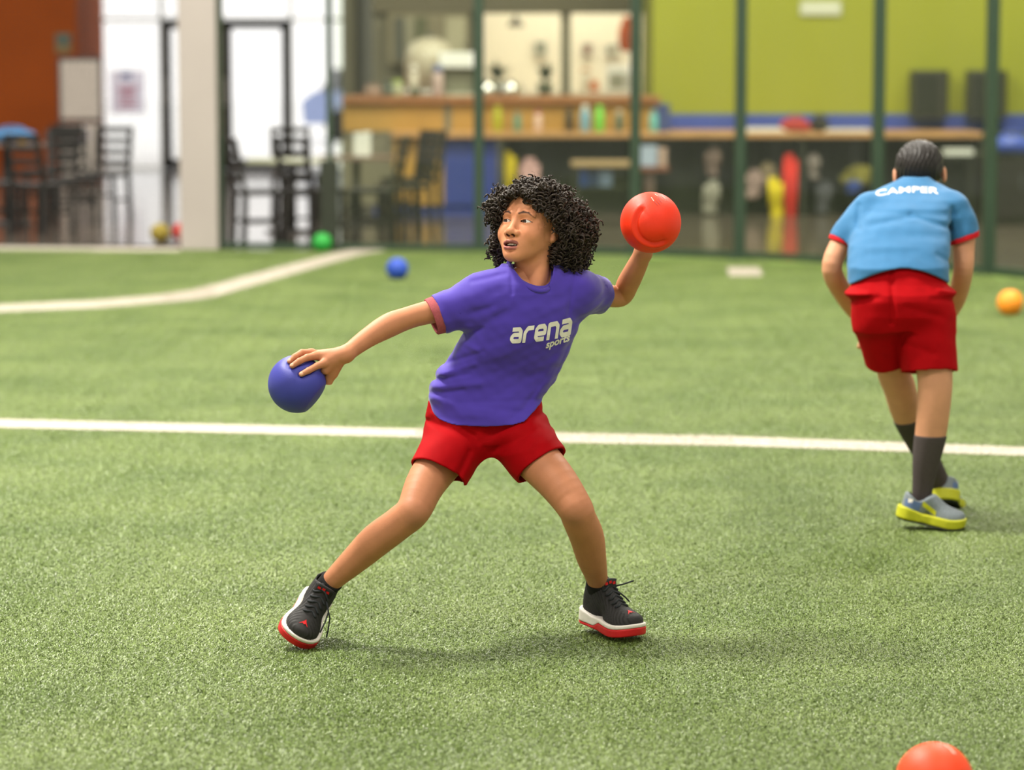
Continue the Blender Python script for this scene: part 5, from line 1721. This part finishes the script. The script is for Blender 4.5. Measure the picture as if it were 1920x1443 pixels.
for i in idx:
    p0, n0 = hv[i], hn[i]
    if p0[1] > HO[1] + .11 and rr.rand() < .7: continue
    ql = hl(p0[None].astype(np.float32))[0]
    ax = n0 * (.35 + .45 * rr.rand()) + np.array((0, 0, -.72)) + rr.normal(size=3) * .34
    ax /= np.linalg.norm(ax)
    L_ = .022 + .026 * rr.rand()
    hr = .0052 + .0042 * rr.rand(); pitch = .0105 + .006 * rr.rand(); tr = .0022 + .0022 * rr.rand()
    turns = L_ / pitch; n = int(turns * 11) + 2
    s = np.linspace(0, 1, n)
    u = np.cross(ax, (0.3, 0.5, 0.8)); u /= np.linalg.norm(u); w = np.cross(ax, u)
    ph = rr.rand() * 6.28; hand = 1 if rr.rand() < .5 else -1
    cen = p0 - n0 * .006 + ax * (s * L_)[:, None] + np.array((0, 0, -1)) * (s ** 2 * .006)[:, None]
    ang = ph + hand * s * turns * 6.283
    rad = hr * (.5 + .6 * np.sin(np.clip(s * 1.15, 0, 1) * 3.0))
    path = cen + (u[None] * np.cos(ang)[:, None] + w[None] * np.sin(ang)[:, None]) * rad[:, None]
    qe = hl(path.astype(np.float32))
    if (ell(qe, FACE_C, FACE_R) < np.where(qe[:, 2] > .038, -.013, -.005)).any(): continue
    if (ell(qe, mm(63, -38, -28), mm(33, 48, 64)) < -.006).any(): continue
    if (ell(qe, mm(78, -8, -34), mm(22, 24, 20)) < -.004).any(): continue
    tg = np.gradient(path, axis=0); tg /= np.linalg.norm(tg, axis=1)[:, None]
    a_ = np.cross(tg, ax); a_ /= np.linalg.norm(a_, axis=1)[:, None] + 1e-9; b_ = np.cross(tg, a_)
    k = 5; th = np.arange(k) * 6.283 / k
    rs = tr * (1 - .5 * s)
    ring = path[:, None] + (a_[:, None] * np.cos(th)[None, :, None] + b_[:, None] * np.sin(th)[None, :, None]) * rs[:, None, None]
    V_all.append(ring.reshape(-1, 3))
    ii = np.arange(n - 1)[:, None] * k + np.arange(k)[None]
    jj = np.arange(n - 1)[:, None] * k + (np.arange(k)[None] + 1) % k
    F_all.append(np.stack([ii, jj, jj + k, ii + k], -1).reshape(-1, 4) + cnt); cnt += n * k
# a few fine flyaway strands
for i in rr.choice(len(hv), 420, replace=False):
    p0, n0 = hv[i], hn[i]
    ax = n0 + rr.normal(size=3) * .45 + np.array((0, 0, .1)); ax /= np.linalg.norm(ax)
    n = 14; s = np.linspace(0, 1, n); u = np.cross(ax, (0.2, 0.9, 0.3)); u /= np.linalg.norm(u); w = np.cross(ax, u)
    L_ = .018 + .020 * rr.rand(); ph = rr.rand() * 6.28
    path = p0 + ax * (s * L_)[:, None] + (u * np.cos(ph + s * 9)[:, None] + w * np.sin(ph + s * 9)[:, None]) * (.004 * s)[:, None]
    if (ell(hl(path.astype(np.float32)), FACE_C, FACE_R) < 0).any(): continue
    k = 3; th = np.arange(k) * 2.0944
    ring = path[:, None] + (u[None, None] * np.cos(th)[None, :, None] + w[None, None] * np.sin(th)[None, :, None]) * .00035
    V_all.append(ring.reshape(-1, 3))
    ii = np.arange(n - 1)[:, None] * k + np.arange(k)[None]; jj = np.arange(n - 1)[:, None] * k + (np.arange(k)[None] + 1) % k
    F_all.append(np.stack([ii, jj, jj + k, ii + k], -1).reshape(-1, 4) + cnt); cnt += n * k
cv = np.concatenate(V_all); cf = np.concatenate(F_all)
hv2, hf2 = join([(hv - hn * .007, hq), (cv, cf)])
o = mesh_obj('hair', hv2, hf2, M_hair, boy, True); o['label'] = 'dark brown chin length curly hair'

# ------------------------------------------------------------ balls
def ball_mesh(C, R, n=72, m=48):
    vs = [np.array((0, 0, 1.0))] + [np.array((math.sin(math.pi * i / m) * math.cos(2 * math.pi * j / n), math.sin(math.pi * i / m) * math.sin(2 * math.pi * j / n), math.cos(math.pi * i / m)))
          for i in range(1, m) for j in range(n)] + [np.array((0, 0, -1.0))]
    fs = [(0, 1 + j, 1 + (j + 1) % n) for j in range(n)]
    for i in range(m - 2):
        for j in range(n):
            a = 1 + i * n; fs.append((a + j, a + n + j, a + n + (j + 1) % n, a + (j + 1) % n))
    a = 1 + (m - 2) * n
    fs += [(a + j, len(vs) - 1, a + (j + 1) % n) for j in range(n)]
    return np.array(vs), fs
def ball_mat(name, c):
    return mat(name, c, 0.52, 0.35, 0.06, 14, 0.0005, 300)
BR = .0805
def floor_ball(px, py_bottom, col, name, label, r=BR):
    c = G(px, py_bottom + 0.0)
    c = np.array((c[0], c[1] + r * .10, r))
    d, fs = ball_mesh(c, r)
    o = mesh_obj('ball', c + d * r, fs, ball_mat(name, col), loc=c, smooth=True)
    return tag(o, label, 'ball', 'foam dodgeballs')

# held blue ball, pressed in under the fingers
d, fs = ball_mesh(BLUE_C, BLUE_R, 128, 96)
vv = BLUE_C + d * BLUE_R
sq = unit((.80, -.15, -.58))
t = np.clip(d @ sq - .80, 0, 1)
vv = vv - sq * (t * .045)[:, None]
for _ in range(2):
    fd = arm_r(vv.astype(np.float32))
    push = np.clip(.0015 - fd, 0, .03)
    vv = vv - d * push[:, None]
# soft dimple around each finger
for fp in (IDX, MID, RNG):
    dist = chain(vv.astype(np.float32), fp[1:], [.001] * 3, .002)
    vv = vv - d * (.0045 * np.exp(-(dist / .016) ** 2))[:, None]
o = mesh_obj('ball', vv, fs, ball_mat('blue_foam', s2l(58, 60, 150)), loc=BLUE_C, smooth=True)
tag(o, 'blue foam ball gripped in the outstretched hand at the left', 'ball', 'foam dodgeballs')

# held red ball with a curved crease
d, fs = ball_mesh(RED_C, RED_R, 160, 120)
ax = unit((.10, -.99, .0)); e1 = unit(np.cross(ax, (0, 0, 1))); e1 = e1 if e1[0] > 0 else -e1; e2 = np.cross(e1, ax); e2 = e2 if e2[2] > 0 else -e2
ang = np.arccos(np.clip(d @ ax, -1, 1)); az = np.arctan2(d @ e2, d @ e1)       # 0 = right, pi/2 = up
gap = np.abs((az - math.radians(-145) + math.pi) % (2 * math.pi) - math.pi)
sec = np.clip((math.radians(100) - gap) / .35, 0, 1); sec = sec * sec * (3 - 2 * sec)
rg = math.radians(44) + .05 * np.cos(az)
inner = np.clip((rg - ang) / .10, 0, 1); inner = inner * inner * (3 - 2 * inner)
disp = -.0050 * np.exp(-((ang - rg + .05) / .075) ** 2) * sec - .0030 * inner * sec * np.exp(-((ang - rg) / .35) ** 2) + .0022 * np.exp(-((ang - rg - .10) / .07) ** 2) * sec
vv = RED_C + d * (RED_R + disp)[:, None]
for _ in range(2):
    push = np.clip(.001 - arm_l(vv.astype(np.float32)), 0, .03)
    vv = vv - d * push[:, None]
M_redb = ball_mat('red_foam', s2l(236, 50, 16))
o = mesh_obj('ball', vv, fs, M_redb, loc=RED_C, smooth=True)
tag(o, 'red foam ball with curved crease raised beside the curly hair', 'ball', 'foam dodgeballs')
redheld = o
def ball_print(parent, C, R, path, w, m):
    """worn print stroked on a ball; path of unit-ish directions"""
    vs = []; fs = []
    for i, q in enumerate(path):
        q = unit(q); nx = unit(path[min(i + 1, len(path) - 1)]) - unit(path[max(i - 1, 0)])
        s = unit(np.cross(q, nx)) * w / 2
        vs += [C + unit(q * R + s) * (R + .0008), C + unit(q * R - s) * (R + .0008)]
    for i in range(len(path) - 1):
        fs.append((2 * i, 2 * i + 1, 2 * i + 3, 2 * i + 2))
    mesh_obj('print', vs, fs, m, parent)
M_worn = mat('worn_pale_print', s2l(220, 180, 165), 0.7, 0.2, 0.2, 300)
M_wornd = mat('worn_grey_print', s2l(150, 70, 66), 0.7, 0.2, 0.2, 300)
def bd(px, py, C, R):
    q = ball_pt(px, py, C, R); return q - C
for k, (a, b) in enumerate([((1226, 377), (1233, 385)), ((1231, 376), (1238, 384)), ((1234, 372), (1240, 380)), ((1228, 364), (1233, 368)), ((1242, 368), (1247, 373)), ((1221, 370), (1226, 377))]):
    pts = [bd(a[0] + (b[0] - a[0]) * t, a[1] + (b[1] - a[1]) * t, RED_C, RED_R) for t in (0, .33, .66, 1)]
    ball_print(redheld, RED_C, RED_R, pts, .0022, M_wornd if k < 3 else M_worn)

# balls lying on the pitch
near_c = P(1752.5, 1459, 5.86); near_c[2] = BR
nb = floor_ball(1752, 1538, s2l(244, 70, 28), 'red_foam_near', 'red foam ball at the bottom right corner closest to the camera', BR)
nc = np.array(nb.location)
for a, b, w in [((1760, 1391), (1772, 1396), .004), ((1771, 1396), (1780, 1402), .006), ((1780, 1402), (1786, 1408), .005), ((1784, 1408), (1791, 1412), .007)]:
    pts = [bd(a[0] + (b[0] - a[0]) * t, a[1] + (b[1] - a[1]) * t, nc, BR) for t in (0, .5, 1)]
    ball_print(nb, nc, BR, pts, w, M_worn)
floor_ball(745, 525, s2l(40, 72, 168), 'blue_foam_far', 'small blue ball lying on the turf left of the boy in purple')
floor_ball(1894, 592, s2l(240, 145, 40), 'orange_foam', 'orange ball lying on the turf at the right edge')
floor_ball(604, 473, s2l(42, 150, 60), 'green_foam', 'green ball at the foot of the fence beside the chairs')
floor_ball(300, 455, s2l(170, 150, 60), 'yellow_foam', 'yellow ball behind the net left of the pale column', .085)
floor_ball(341, 453, s2l(200, 40, 34), 'red_foam_far', 'red ball half hidden behind the pale column', .085)

# ------------------------------------------------------------ boy in blue, seen from behind
BY2 = 9.20
def K(px, py, d=0.0):
    return P(px, py, BY2 + d)
bb = G(1738, 990)
kid = thing('person', (bb[0], bb[1], 0), 'boy in light blue shirt and red shorts bending forward, seen from behind', 'person')
SK2 = np.array(s2l(200, 142, 110))
M_skin2 = mat('second_boy_skin', (.5, .3, .2), 0.55, 0.25, 0.05, 30, attr='Col')
M_blue = mat('sky_blue_jersey', s2l(50, 108, 153), 0.75, 0.25, 0.04, 30, 0.0005, 800, sheen=0.15)
M_rcuff = mat('red_cuff_rib', s2l(190, 20, 30), 0.8, 0.2, 0.1, 200)
M_sock_grey = mat('charcoal_sock', s2l(74, 66, 66), 0.9, 0.15, 0.1, 200, 0.0006, 700)
M_shoe_grey = mat('grey_knit_shoe', s2l(116, 124, 130), 0.75, 0.3, 0.12, 200, 0.0006, 900)
M_lime_sole = mat('lime_midsole', s2l(176, 176, 30), 0.55, 0.35, 0.06, 60)
M_black_sole = mat('black_rubber', (.02, .02, .02), 0.7, 0.3, 0.1, 60)
M_heel_blue = mat('slate_blue_panel', s2l(86, 106, 148), 0.7, 0.3, 0.08, 100)
M_lime_patch = mat('lime_patch', s2l(194, 192, 40), 0.6, 0.3, 0.05, 100)

def krow(py, xl, xr, d, b, grow=0.0):
    A = K(xl, py, d); Bq = K(xr, py, d)
    return (A[2], (A[0] + Bq[0]) / 2, BY2 + d, (Bq[0] - A[0]) / 2 + grow, b + grow, 0.0)

HC2 = K(1724, 322, .42)
ka_l = [K(1628, 392, .24), K(1598, 425, .22), K(1577, 455, .21), K(1560, 505, .18), K(1586, 558, .27), K(1616, 600, .35), K(1630, 618, .39)]
kr_l = [.042, .038, .036, .0345, .0330, .0250, .0200]
ka_r = [K(1788, 392, .24), K(1806, 430, .22), K(1807, 470, .20), K(1806, 508, .19), K(1795, 556, .27), K(1776, 596, .35), K(1764, 614, .39)]
kr_r = [.042, .039, .0365, .0335, .0320, .0245, .0200]
def khand(p, w, s):
    d = None
    for i in range(4):
        kpt = w + np.array((s * (.012 * i + .006), .018, -.060 + .004 * abs(i - 1)))
        e = rcone(p, w, kpt, .018, .011); d = e if d is None else smin(d, e, .008)
        d = smin(d, chain(p, [kpt, kpt + np.array((s * .002, .006, -.028)), kpt + np.array((s * .002, -.004, -.052 + .006 * abs(i - 1.4)))], [.010, .009, .0075], .003), .002)
    th = w + np.array((-s * .020, .004, -.030))
    return smin(d, chain(p, [w + np.array((0, 0, -.01)), th, th + np.array((-s * .012, .006, -.030))], [.015, .012, .009], .004), .006)
pk = []
for pts, rad, s in ((ka_l, kr_l, 1), (ka_r, kr_r, -1)):
    fn = lambda p, pts=pts, rad=rad, s=s: smin(limb(p, pts, rad), khand(p, pts[-1], s), .012)
    A = np.array(pts)
    v, f = surf(fn, A.min(0) - np.array((.08, .08, .18)), A.max(0) + .08, .0034, 1)
    pk.append((v, f, np.tile(SK2, (len(v), 1))))
kl_l = [K(1652, 575, .02), K(1674, 690, .10), K(1686, 725, .13), K(1702, 780, .20), K(1735, 850, .30), K(1764, 905, .36), K(1770, 925, .37)]
klr_l = [.070, .056, .0545, .0500, .0390, .0300, .0270]
kl_r = [K(1740, 575, -.01), K(1752, 690, -.05), K(1752, 745, -.06), K(1745, 812, -.05), K(1737, 860, -.04), K(1731, 905, -.03), K(1727, 945, -.02)]
klr_r = [.072, .0600, .0560, .0520, .0440, .0340, .0290]
for pts, rad in ((kl_l, klr_l), (kl_r, klr_r)):
    A = np.array(pts)
    v, f = surf(lambda p: limb(p, pts, rad), A.min(0) - .1, A.max(0) + .1, .004, 2)
    pk.append((v, f, np.tile(SK2, (len(v), 1))))
HR2 = Rx(math.radians(-24)) @ Rz(math.radians(180 - 6))
def hl2(p): return ((p - HC2.astype(np.float32)) @ HR2.astype(np.float32)).astype(np.float32)
def head2(p):
    q = hl2(p); m = q.copy(); m[:, 0] = np.abs(q[:, 0])
    d = ell(q, mm(0, 10, 10), mm(76, 92, 84))
    d = smin(d, ell(q, mm(0, -28, -40), mm(58, 56, 62)), .02)
    d = smin(d, ell(q, mm(0, -70, -86), mm(20, 14, 14)), .02)
    d = smin(d, rcone(q, mm(0, -82, 0), mm(0, -96, -30), .007, .010), .01)
    d = smin(d, rcone(m, mm(10, -80, 14), mm(40, -68, 14), .008, .007), .01)
    d = smax(d, -ell(m, mm(30, -88, 0), mm(16, 11, 9)), .008)
    d = smin(d, rcone(m, mm(0, -84, -62), mm(20, -78, -64), .008, .004), .006)
    er = ell(m, mm(84, 6, -16), mm(9, 18, 29)); er = smax(er, -ell(m, mm(92, -2, -14), mm(6, 10, 18)), .004)
    d = smin(d, er, .008)
    n = rcone(p, HC2 + np.array((0, -.02, -.06)), K(1716, 372, .30), .050, .056)
    return smin(d, n, .02)
v, f = surf(head2, HC2 - np.array((.13, .20, .22)), HC2 + np.array((.13, .16, .14)), .003, 1)
pk.append((v, f, np.tile(SK2, (len(v), 1))))
SH2 = [krow(552, 1598, 1774, .01, .100), krow(535, 1592, 1778, .01, .110), krow(500, 1588, 1780, .03, .118), krow(460, 1591, 1781, .10, .125), krow(420, 1602, 1782, .18, .128), krow(390, 1612, 1794, .24, .122),
       krow(374, 1622, 1802, .27, .108), krow(358, 1640, 1788, .30, .088), krow(347, 1662, 1768, .32, .066), krow(338, 1682, 1750, .335, .052), krow(331, 1694, 1742, .345, .042)]
v, f = surf(lambda p: loft(p, [(z, x, y, max(a - .030, .01), max(b - .034, .01), w) for (z, x, y, a, b, w) in SH2]), K(1560, 570, -.15), K(1840, 325, .50), .009, 2)
pk.append((v, f, np.tile(SK2, (len(v), 1))))
kv, kf, kc = join(pk)
mesh_obj('body', kv, kf, M_skin2, kid, True, colors=kc)
# short dark hair
def hair2(p):
    q = hl2(p)
    d = ell(q, mm(0, 14, 16), mm(84, 98, 90))
    cut = -(q[:, 2] + .045 + .35 * (q[:, 1] - .02) * -1)          # nape
    cut = np.maximum(-(q[:, 2] + .058), -.05 - q[:, 1] - .9 * (q[:, 2] - .03))
    d = smax(d, cut, .010)
    d = smax(d, -ell(np.abs(q) * np.array((1, 0, 0), np.float32) + q * np.array((0, 1, 1), np.float32), mm(92, -6, -24), mm(20, 30, 36)), .006)
    return d + .0022 * vnoise(q * np.array((2.2, 1, 1), np.float32), 34, 7) + .0016 * np.sin(q[:, 0] * 420 + 6 * np.sin(q[:, 2] * 40))
v, f = surf(hair2, HC2 - .14, HC2 + .15, .0032, 1)
o = mesh_obj('hair', v, f, mat('short_dark_hair', (.014, .010, .009), .5, .35, .35, 90), kid, True); o['label'] = 'short dark brown hair'
# eyes on the hidden face
for s in (-1, 1):
    c_ = np.array(mm(29.5 * s, -66, 0))
    mesh_obj('eye', HC2 + (c_ + sv * .0125) @ HR2.T, sf, M_eye, kid, True, colors=np.where((sv[:, 1] < -.88)[:, None], np.array(s2l(52, 28, 18)), np.array(s2l(226, 218, 212))))
# shirt
k_nl = unit(np.array((-.42, -.05, -1.0))); k_cl = K(1580, 449, .205)
k_nr = unit(np.array((.32, -.05, -1.0))); k_cr = K(1808, 444, .205)
kS_l = (K(1648, 404, .25), K(1566, 478, .20)); kS_r = (K(1772, 400, .25), K(1818, 482, .20))
BF = [('g', (1625, 395), (1790, 400), .012, .004), ('g', (1622, 420), (1700, 402), .010, .006), ('g', (1700, 402), (1775, 424), .010, .007), ('r', (1625, 405), (1700, 388), .014, .004),
      ('g', (1640, 440), (1760, 436), .016, .004), ('g', (1612, 470), (1700, 462), .014, .003), ('g', (1740, 470), (1778, 490), .010, .004), ('g', (1610, 385), (1604, 425), .008, .005), ('g', (1784, 390), (1780, 430), .008, .006), ('r', (1600, 495), (1680, 485), .014, .003)]
BF = [(s, K(*a, .2), K(*b, .2), w, am) for (s, a, b, w, am) in BF]
def shirt2(p):
    d = loft(p, SH2, 2.2)
    bod = d
    a = limb(p, [K(1650, 396, .25)] + ka_l[0:4], [.060, .056, .0505, .0475, .045]); pa = (p - k_cl.astype(np.float32)) @ k_nl.astype(np.float32)
    b = limb(p, [K(1770, 396, .25)] + ka_r[0:4], [.060, .056, .0530, .0510, .048]); pb = (p - k_cr.astype(np.float32)) @ k_nr.astype(np.float32)
    d = smin(d, smax(a, pa, .003), .035); d = smin(d, smax(b, pb, .003), .035)
    fo = .0025 * vnoise(p, 7, 21)
    for (s, q0, q1, w, am) in BF:
        g = np.exp(-(seg2d(p, q0, q1) / w) ** 2) * am; fo = fo + (g if s == 'g' else -g)
    d = d + fo
    d = smax(d, -np.maximum(a + .006, -pa - .05), .002); d = smax(d, -np.maximum(b + .006, -pb - .05), .002)
    # hem rises over the back, falls at the sides
    xx = (p[:, 0] - K(1688, 500)[0]) / .165
    zh = K(1688, 500)[2] - .058 * np.clip(np.abs(xx), 0, 1.2) ** 1.8
    ph = zh - p[:, 2]
    d = smax(d, ph, .004)
    d = smax(d, -np.maximum(bod + np.maximum(fo, 0) + .011, -ph - .02), .002)
    d = smax(d, -rcone(p, K(1716, 372, .36), HC2 + np.array((0, .02, .05)), .044, .062), .004)
    return d
v2, q2 = surf(shirt2, K(1535, 575, -.16), K(1860, 320, .52), .0042, 2)
sh2 = mesh_obj('shirt', v2, q2, M_blue, kid, True); sh2['label'] = 'light blue shirt with white lettering across the shoulders'
for (lp_, lr_, c_, n_) in ((ka_l[0:4], [.056, .0505, .0475, .045], k_cl, k_nl), (ka_r[0:4], [.056, .0530, .0510, .048], k_cr, k_nr)):
    def cf_(p):
        a = limb(p, lp_, lr_) + .0008; pe = (p - c_.astype(np.float32)) @ n_.astype(np.float32)
        return smax(smax(smax(a, pe - .014, .002), -pe - .010, .002), -(a + .006), .0015)
    v, f = surf(cf_, c_ - .09, c_ + .09, .003, 1)
    mesh_obj('cuff', v, f, M_rcuff, sh2, True)
tv_, tf_ = text_mesh('CAMPER', .012); w_ = tv_[:, 0].max()
pix = []
for (x, y) in tv_:
    t = x / w_
    pix.append((1641 + 119 * t, 368.0 - 7.0 * math.sin(t * math.pi * .85) - 1.5 * t - 15.5 * y))
print_on('print', pix, tf_, bvh_of(v2, q2), BY2 + .2, M_white_print, sh2)
# shorts
PV2 = [krow(618, 1606, 1788, .0, .100), krow(590, 1600, 1788, .0, .125), krow(562, 1594, 1787, .0, .128), krow(549, 1588, 1788, .0, .122), krow(530, 1598, 1774, .01, .104), krow(505, 1602, 1768, .03, .102), krow(482, 1604, 1766, .06, .100)]
S2L = (K(1650, 600, .0), K(1668, 720, .10)); S2R = (K(1738, 600, -.01), K(1744, 740, -.05))
n2l = unit(S2L[1] - S2L[0] + np.array((.0, .0, .0))); c2l = K(1664, 680, .06)
n2r = unit(S2R[1] - S2R[0]); c2r = K(1743, 697, -.03)
RF = [('g', (1666, 505), (1664, 600), .008, .008), ('g', (1690, 640), (1740, 655), .010, .004), ('g', (1600, 560), (1640, 552), .010, .006), ('g', (1786, 560), (1740, 556), .010, .005), ('r', (1588, 549), (1620, 546), .010, .008), ('r', (1790, 546), (1755, 540), .010, .008), ('g', (1690, 570), (1760, 590), .012, .004)]
RF = [(s, K(*a), K(*b), w, am) for (s, a, b, w, am) in RF]
def shorts2(p):
    d = loft(p, PV2, 2.2)
    a = rcone(p, *S2L, .090, .058); pa = (p - c2l.astype(np.float32)) @ n2l.astype(np.float32)
    b = rcone(p, *S2R, .092, .094); pb = (p - c2r.astype(np.float32)) @ n2r.astype(np.float32)
    d = smin(d, smax(a, pa, .003), .03); d = smin(d, smax(b, pb, .003), .016)
    fo = .003 * vnoise(p, 6, 31)
    for (s, q0, q1, w, am) in RF:
        g = np.exp(-(seg2d(p, q0, q1) / w) ** 2) * am; fo = fo + (g if s == 'g' else -g)
    d = d + fo
    d = smax(d, -np.maximum(np.maximum(a, a + fo) + .007, -pa - .05), .002)
    d = smax(d, -np.maximum(np.maximum(b, b + fo) + .007, -pb - .05), .002)
    return d
v, f = surf(shorts2, K(1560, 735, -.20), K(1820, 470, .26), .0042, 2)
o = mesh_obj('shorts', v, f, M_short, kid, True); o['label'] = 'red knee length shorts'
# socks
def kpart(pts, rad, i0, i1, grow, cut):
    def f(p):
        d = limb(p, pts[i0:i1], [r + grow for r in rad[i0:i1]])
        return smax(d, (p - cut[0].astype(np.float32)) @ cut[1].astype(np.float32), .003)
    A = np.array(pts[i0:i1])
    return surf(f, A.min(0) - .08, A.max(0) + .08, .0036, 2)
v, f = kpart(kl_r, klr_r, 2, 7, .0025, (K(1744, 815, -.05), unit((.02, .0, 1.0)))); mesh_obj('sock', v, f, M_sock_grey, kid, True)
v, f = kpart(kl_l, klr_l, 2, 7, .0025, (K(1701, 783, .20), unit((-.3, -.3, 1.0)))); mesh_obj('sock', v, f, M_sock_grey, kid, True)
# shoes
kcfg = dict(upper=M_shoe_grey, mid=M_lime_sole, out=M_black_sole, scale=1.06, wide=1.1, collar=.082, slope=.12, split=(.006, .005), sole_top=.034, flare=.007, h=.0026, slant=True,
            patches=[('heel_panel', M_heel_blue, (.012, .060, .040, .068, -1)), ('side_patch', M_lime_patch, (.066, .112, .058, .074, -1)), ('heel_tab', M_white_print, (.020, .034, .060, .072, -1)),
                     ('heel_panel', M_heel_blue, (.012, .060, .040, .068, 1))],
            label='grey running shoe with thick lime yellow sole')
Lk = unit((.97, -.10, -.20)); Wk = unit((.10, .99, .0)); Wk = unit(Wk - Lk * (Wk @ Lk)); Uk = np.cross(Lk, Wk); Uk = Uk if Uk[2] > 0 else -Uk
toe = K(1805, 990, -.06)
shoe(kid, toe - Lk * .207 * 1.06 - Uk * .012, Lk, Wk, Uk, kcfg)
Lk = unit((.22, .90, -.36)); Wk = unit((.97, -.24, .0)); Wk = unit(Wk - Lk * (Wk @ Lk)); Uk = np.cross(Lk, Wk); Uk = Uk if Uk[2] > 0 else -Uk
shoe(kid, K(1772, 939, .30), Lk, Wk, Uk, kcfg)
